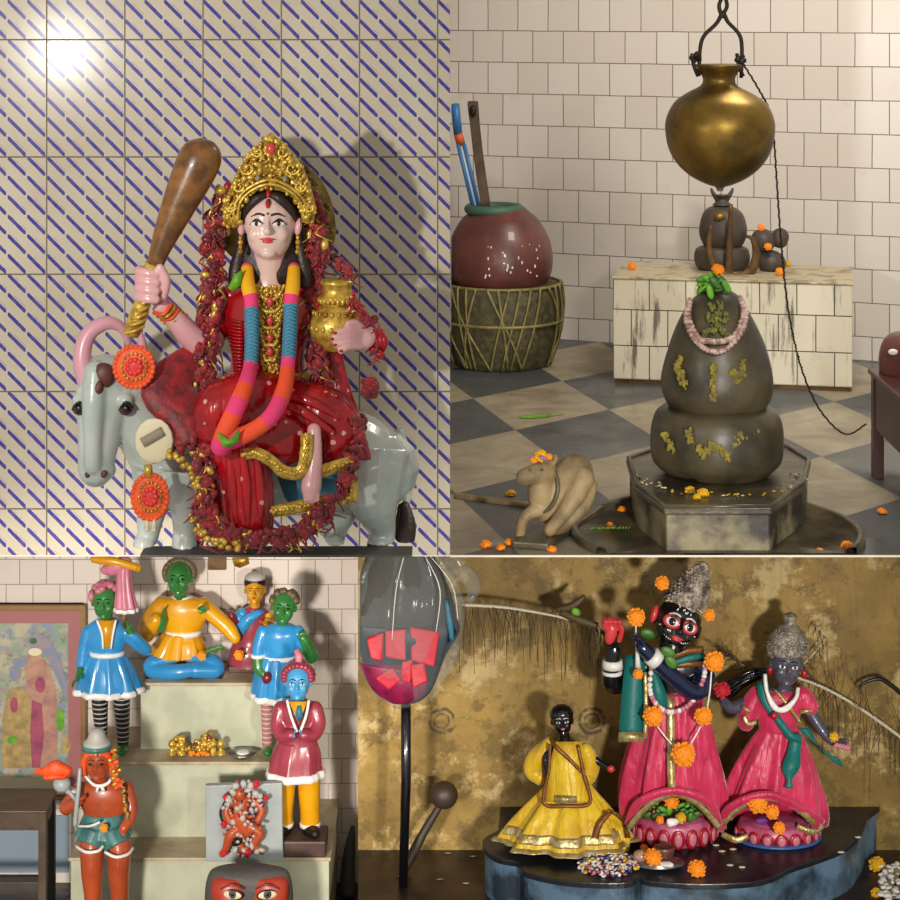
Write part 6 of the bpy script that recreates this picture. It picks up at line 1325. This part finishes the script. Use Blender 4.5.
for x, y, k, rr, lb in ((722, 690, 'rose', 8, 'red flower cluster at the raised left hand of the right idol'), (834, 737, 'marigy', 4.5, 'yellow flower on the open palm of the right idol')):
    flower(x, y, Y-.05, rr, lb, k, None, .3)
m = MB(Y)
for i in range(5): m.E(836+i*3, 745+i*.8, 22, 2, 2, 3.2, 40, seg=8, rg=5)
m.build('painted_fingertips', 'pinkp', r)
# ---- peacock feathers
def feather(pts, side, L, n, name, label, seed, Y, droop=1.0):
    random.seed(seed)
    t = thing(name, label, 'feather', tuple(MB(Y).p(*pts[0][:3])), 'peacock feathers behind the idols')
    m = MB(Y); m.T(pts, k=6, seg=8); m.build('shaft', 'shaft', t)
    m = MB(Y); q = catmull([a_[:3] for a_ in pts], 20)
    for i in range(n):
        a_ = q[int(random.random()*(len(q)-1))]; l = L*random.uniform(.5, 1.15); sd = side(i); w_ = random.uniform(.6, 1.2)
        m.T([(a_[0], a_[1], a_[2], .38), (a_[0]+sd[0]*l*.4+random.uniform(-3, 3), a_[1]+sd[1]*l*.35, a_[2]+random.uniform(-4, 8), .33), (a_[0]+sd[0]*l*.75*w_, a_[1]+sd[1]*l*.7+droop*6, a_[2]+random.uniform(-6, 6), .28), (a_[0]+sd[0]*l*.8*w_, a_[1]+sd[1]*l+droop*14, a_[2], .25)], seg=4, k=3)
    m.build('barbs', 'barb', t)['kind'] = 'stuff'; return t
tf = feather([(462, 605, 10, 1.7), (500, 607, 12, 1.6), (540, 613, 14, 1.4), (580, 622, 18, 1.2), (606, 630, 34, 1)], lambda i: (random.uniform(-.25, .4), random.uniform(.5, 1)), 50, 100, 'peacock_feather', 'long peacock feather reaching left from the red hand to the plastic bundle', 3, 4.28)
m = MB(4.28); m.T([(556, 610, 16, 3), (572, 606, 18, 4), (585, 596, 18, 2)], seg=10, k=4); m.T([(560, 612, 18, 3.5), (580, 620, 22, 4.5), (598, 626, 26, 3)], seg=10, k=4); m.build('dark_vane', 'barb', tf)
m = MB(4.28); m.E(576, 612, 22, 5, 2, 4, 30); m.build('green_eye', 'leaf', tf); m = MB(4.28); m.E(450, 606, 6, 8, 3, 2.5); m.build('dark_vane', 'blackblue', tf)
feather([(792, 676, 6, 1.2), (820, 686, 4, 1.5), (850, 702, 2, 1.6), (880, 722, 0, 1.7), (912, 746, 0, 1.8)], lambda i: (random.uniform(-.5, .35), random.uniform(.35, 1.1)) if i % 3 else (random.uniform(-.5, .2), random.uniform(-1, -.4)), 62, 70, 'peacock_feather', 'peacock feather with white shaft slanting down right behind the right idol', 5, 4.33, .4)
feather([(800, 668, 0, .6), (824, 640, 0, .5), (815, 626, 0, .4)], lambda i: (random.uniform(-.4, .4), random.uniform(-.2, .7)), 36, 24, 'peacock_feather', 'thin curling feather strands rising right of the knobbed cap', 6, 4.34, .2)
feather([(760, 676, 0, .6), (742, 664, 0, .5), (726, 652, 0, .4)], lambda i: (random.uniform(-.9, -.3), random.uniform(-.6, .1)), 34, 40, 'peacock_feather', 'dark feather fan spread behind the left shoulder of the right idol', 8, 4.34, .1)
m = MB(4.3)
for i in range(26):
    e = random.uniform(-1, 1); m.T([(768, 672+e*3, 0, 1.2), (748+random.uniform(-3, 3), 676+e*6, random.uniform(-3, 3), 2.2), (722+random.uniform(-5, 8), 694+e*8, random.uniform(-3, 3), .4)], seg=6, k=4)
tag(m.build('feather_tuft', 'black', loc=m.p(740, 690, 0)), 'black feather tuft between the tall idol and the right idol', 'feather')
m = MB(4.34); m.T([(858, 688, 0, 1.2), (866, 682, 0, 1.6), (880, 679, 0, 2), (892, 686, 0, 2.2), (904, 696, 0, 2.2)], k=6, seg=8); tag(m.build('black_cable', 'cable', loc=m.p(900, 694, 0)), 'black cable curling in from the right edge across the ochre wall', 'cable')
# ---- plastic wrapped umbrella on post
Yb = 4.2; t = thing('wrapped_bundle', 'red and magenta cloth bundle in clear plastic, hung before the ochre wall', 'bundle', tuple(P(405, 704, Yb)))
XL = P(360.5, 0, Yb).x; topz = ZU-.006
cl = [((XL, 0, 0), (-1, 0, 0)), ((0, 0, topz), (0, 0, 1))]
m = MB(Yb); m.R([(402, 618, 0, 54, 16), (404, 632, 0, 54, 19), (404, 655, 0, 44, 17), (402, 680, 0, 33, 14), (403, 696, 0, 22, 10), (405, 702, 0, 10, 7)], n=40, k=4); m.build('dark_lining', 'bag_blue', t, clip=cl, wob=(12, .01))
m = MB(Yb); m.R([(392, 662, 6, 36, 15), (397, 680, 6, 31, 15), (402, 695, 5, 22, 11), (404, 703, 4, 10, 7)], n=40, k=4); m.build('magenta_cloth', 'bag_pink', t, clip=cl, wob=(14, .008))
for pl_ in ([(385, 632), (406, 631), (404, 662), (387, 660)], [(410, 668), (424, 664), (427, 682), (414, 688)], [(374, 680), (392, 668), (402, 680), (386, 692)], [(366, 640), (384, 634), (384, 664), (372, 660)], [(400, 664), (412, 660), (412, 684), (402, 680)], [(412, 628), (438, 634), (434, 668), (410, 662)]):
    m = MB(Yb); m.slabpoly(pl_, 23, 10); m.build('red_fold', 'bag_red', t, smooth=False, bevel=.004, clip=cl, wob=(25, .012))
m = MB(Yb); m.T([(446, 600, 14, 2), (450, 625, 16, 3), (452, 640, 14, 2)], k=4, flat=.5); m.build('blue_fold', 'saddle', t)
m = MB(Yb); m.R([(405, 540, 0, 30, 12, .15), (405, 556, 0, 36, 14, .15), (406, 580, 0, 46, 18, .12), (404, 610, 2, 57, 22, .08), (404, 640, 2, 54, 23, .06), (404, 670, 2, 44, 20, .06), (404, 694, 2, 27, 13, .04), (405, 706, 0, 9, 7, 0)], n=64, pl=(7, 1), k=4); m.build('plastic_wrap', 'plastic', t, clip=cl, wob=(14, .008))
m = MB(Yb); m.R([(400, 540, 2, 30, 9), (400, 556, 2, 34, 12), (402, 585, 2, 46, 15), (402, 612, 2, 54, 17), (402, 624, 2, 52, 16)], n=40); m.build('grey_inner_cloth', 'greybag', t, clip=cl)
m = MB(Yb); m.T([(446, 556, 4, 8), (464, 574, 4, 10), (474, 592, 2, 7), (468, 602, 0, 3)], k=4, seg=12, flat=.5); m.build('plastic_flap', 'plastic', t, clip=cl, wob=(20, .01))
m = MB(Yb)
for pt in ([(426, 558, 22, .5), (440, 590, 26, .6), (436, 632, 27, .4)], [(430, 556, 20, .4), (452, 585, 22, .6), (458, 620, 22, .4)], [(404, 556, 20, .4), (396, 590, 26, .5), (392, 640, 28, .3)]): m.T(pt, k=5, seg=6)
m.build('plastic_crease', 'white', t, clip=cl)
Yq = 4.22; m = MB(Yq); m.T([(406, 700, 0, 5), (406, 780, 0, 5), (403, zrow(Yq, z4), 0, 4.5)], seg=14, k=1); tag(m.build('black_post', 'black', loc=(P(403, 0, Yq).x, Yq, z4)), 'thin black post standing on the dark floor and holding up the bundle', 'post')
Yq = 4.3; t = thing('ball_on_stick', 'dark brown ball on a slanting stick before the ochre wall by the post', 'mace', (P(392, 0, 4.24).x, 4.24, z4))  # dark brown ball on a slanting stick
m = MB(Yq); m.E(444, 795, 0, 14, 13, 13.5, seg=20, rg=12); m.build('round_head', M('brown_iron', '3a2c22', .5), t); m = MB(Yq); m.T([(441, 804, 0, 3.6), (424, 832, 4, 4.4), (412, 855, 8, 5), (396, 884, 14, 4.6)], k=4, seg=12); m.build('shaft', M('brown_iron_2', '33281c', .55), t)
# ---- offerings on the platform
random.seed(11); m = MB(4.1)
for i in range(420):
    x = random.uniform(578, 640); y = random.uniform(856, 878)
    if ((x-609)/31)**2+((y-867)/11)**2 > 1: continue
    Yc = yP(y); q = P(x, 0, Yc); m.ell((q.x, Yc, zP+random.uniform(.002, .009)), (.005, .004, .002), Matrix.Rotation(random.uniform(-1, 1), 3, 'X') @ Matrix.Rotation(random.random()*3, 3, 'Z'), random.choice((0, 0, 0, 1, 2, 3, 4)), 7, 4)
tag(m.build('petal_heap', ['white', 'pinkp', 'lotusb', 'marigy', 'darkred'], loc=(P(608, 0, yP(868)).x, yP(868), zP)), 'heap of torn white and pink petals on the platform between the idols', 'petals', kind='stuff')
Yd = yP(866); t = thing('offering_plate', 'round steel plate with a small brown cup, fruit and petals, before the central lotus', 'plate', (P(658, 0, Yd).x, Yd, zP))
m = MB(Yd); bt = zrow(Yd, zP); m.R([(658, bt-4, 0, 27, 17), (658, bt-3.4, 0, 26, 16), (658, bt-.4, 0, 20, 12)], n=40, k=1); m.build('dish', 'silver', t)
Yc = Yd-.0; t = thing('clay_cup', 'small brown cup standing on the offering plate', 'cup', tuple(MB(Yd).p(664, bt-4, 0)))
m = MB(Yd); m.R([(664, bt-19, 2, 9, 7), (664, bt-19.5, 2, 11, 8), (664, bt-12, 2, 10, 8), (664, bt-4, 2, 7, 6)], n=28, k=2); m.build('cup_body', 'clay', t)
m = MB(Yd); m.E(641, bt-10, 6, 8, 7, 6); tag(m.build('peach_fruit', 'printp', loc=m.p(641, bt-4, 6)), 'pale pink fruit on the left of the offering plate', 'fruit')
flower(653, bt-8, Yd-.03, 9, 'yellow-orange marigold on the front of the offering plate', 'marig', 'marigolds on the black platform', .5)
m = MB(Yd); m.E(666, bt-2, 14, 8, 4, 3); tag(m.build('white_cloth_bit', 'white', wob=(60, .005), loc=m.p(666, bt-1, 14)), 'white crumpled petal at the front of the offering plate', 'petal')
for x, y, rr, k, z, lb in ((697, 869, 9, 'marig', zP, 'orange marigold lying alone on the platform right of the plate'), (511, 877, 11, 'marig', z4, 'orange marigold on the dark floor left of the platform'), (644, 848, 4, 'marig', zP, 'tiny orange marigold behind the offering plate'), (877, 864, 8, 'marigy', z4, 'yellow marigold on the dark floor right of the platform'), (876, 893, 5, 'marigy', z4, 'small yellow flower in the white garland at the lower right corner')):
    Yx = min((CZ-z)*F/(y+rr*.6), 4.3); o = flower(x, y, Yx, rr, lb, k, 'marigolds on the black platform', .5); o.location.z = z+rr*Yx/F*.55
m = MB(4.0)
for i in range(90):
    x = 880+random.random()*24; y = 868+random.random()*36; Yx = (CZ-z4)*F/y if y > 860 else 4.3
    q = P(x, 0, Yx); m.ell((q.x, Yx, z4+random.uniform(.004, .014)), (.008, .006, .004), Matrix.Rotation(random.random()*3, 3, 'Z'), random.choice((0, 0, 0, 1)), 8, 5)
tag(m.build('white_flower_garland', ['white', 'nandi'], loc=(P(890, 0, 4.1).x, 4.1, z4)), 'heap of white flower garland at the lower right corner of the floor', 'garland', kind='stuff')
m = MB(4.1)
for x, y in ((448, 851), (473, 857), (466, 884), (502, 890), (440, 880), (500, 853)):
    Yx = min((CZ-z4)*F/y, 4.38); q = P(x, 0, Yx); m.ell((q.x, Yx, z4+.002), (.008, .004, .0015), None, 0, 8, 4)
tag(m.build('floor_petals', 'nandi', loc=(P(470, 0, 4.2).x, 4.2, z4)), 'few pale petals scattered on the dark floor by the post', 'petals', kind='stuff')
m = MB(4.1)
for x, y in ((730, 866), (722, 852), (841, 853), (742, 868), (716, 846), (733, 850), (858, 838)):
    Yx = yP(min(y, 872)); q = P(x, 0, Yx); m.ell((q.x, Yx, zP+.002), (.008, .005, .0015), None, 0, 8, 4)
tag(m.build('platform_petals', 'cream', loc=(P(740, 0, 4.15).x, 4.15, zP)), 'few pale petals scattered on the black platform at right', 'petals', kind='stuff')

# nest the small pieces under the part they belong to (thing > part > sub-part)
def nest(root, hostnames, kids):
    host = next((c for c in root.children for h in hostnames if c.name.split('.')[0] == h), None)
    if not host: return
    for c in list(root.children):
        if c is not host and c.name.split('.')[0] in kids and not c.children: c.parent = host
for o in list(bpy.data.objects):
    if o.parent is None and o.type == 'EMPTY':
        nest(o, ('head', 'body'), ('eye', 'eyebrow', 'eyelid', 'lips', 'forehead_mark', 'ear', 'face_paint', 'nostril', 'forehead_patch'))
        nest(o, ('crown',), ('crown_jewel',)); nest(o, ('hair',), ('parting_vermilion',)); nest(o, ('coat',), ('coat_edging', 'shirt_front', 'necktie'))
        nest(o, ('necklace',), ('necklace_jewel',)); nest(o, ('coat_skirt',), ('coat_hem',)); nest(o, ('tunic_skirt',), ('tunic_hem',)); nest(o, ('turban',), ('turban_tuft',))
        nest(o, ('shorts',), ('shorts_trim',)); nest(o, ('teal_scarf',), ('scarf_lace',)); nest(o, ('plume',), ('plume_edge', 'yellow_tip')); nest(o, ('robe',), ('gold_hem', 'hem_roll', 'centre_panel'))
        nest(o, ('dress',), ('gold_hem', 'hem_roll')); nest(o, ('cape',), ('silver_panel', 'lace_edging')); nest(o, ('skirt',), ('lace_band',)); nest(o, ('bowl',), ('petal',)); nest(o, ('disc',), ('gold_beading', 'centre_rosette', 'printed_strip'))
        nest(o, ('picture_sheet',), ('printed_robe', 'printed_skirt', 'printed_face', 'printed_drapery', 'printed_detail', 'pale_lower_band'))
for o in list(bpy.data.objects):
    if '_o' in o: del o['_o']
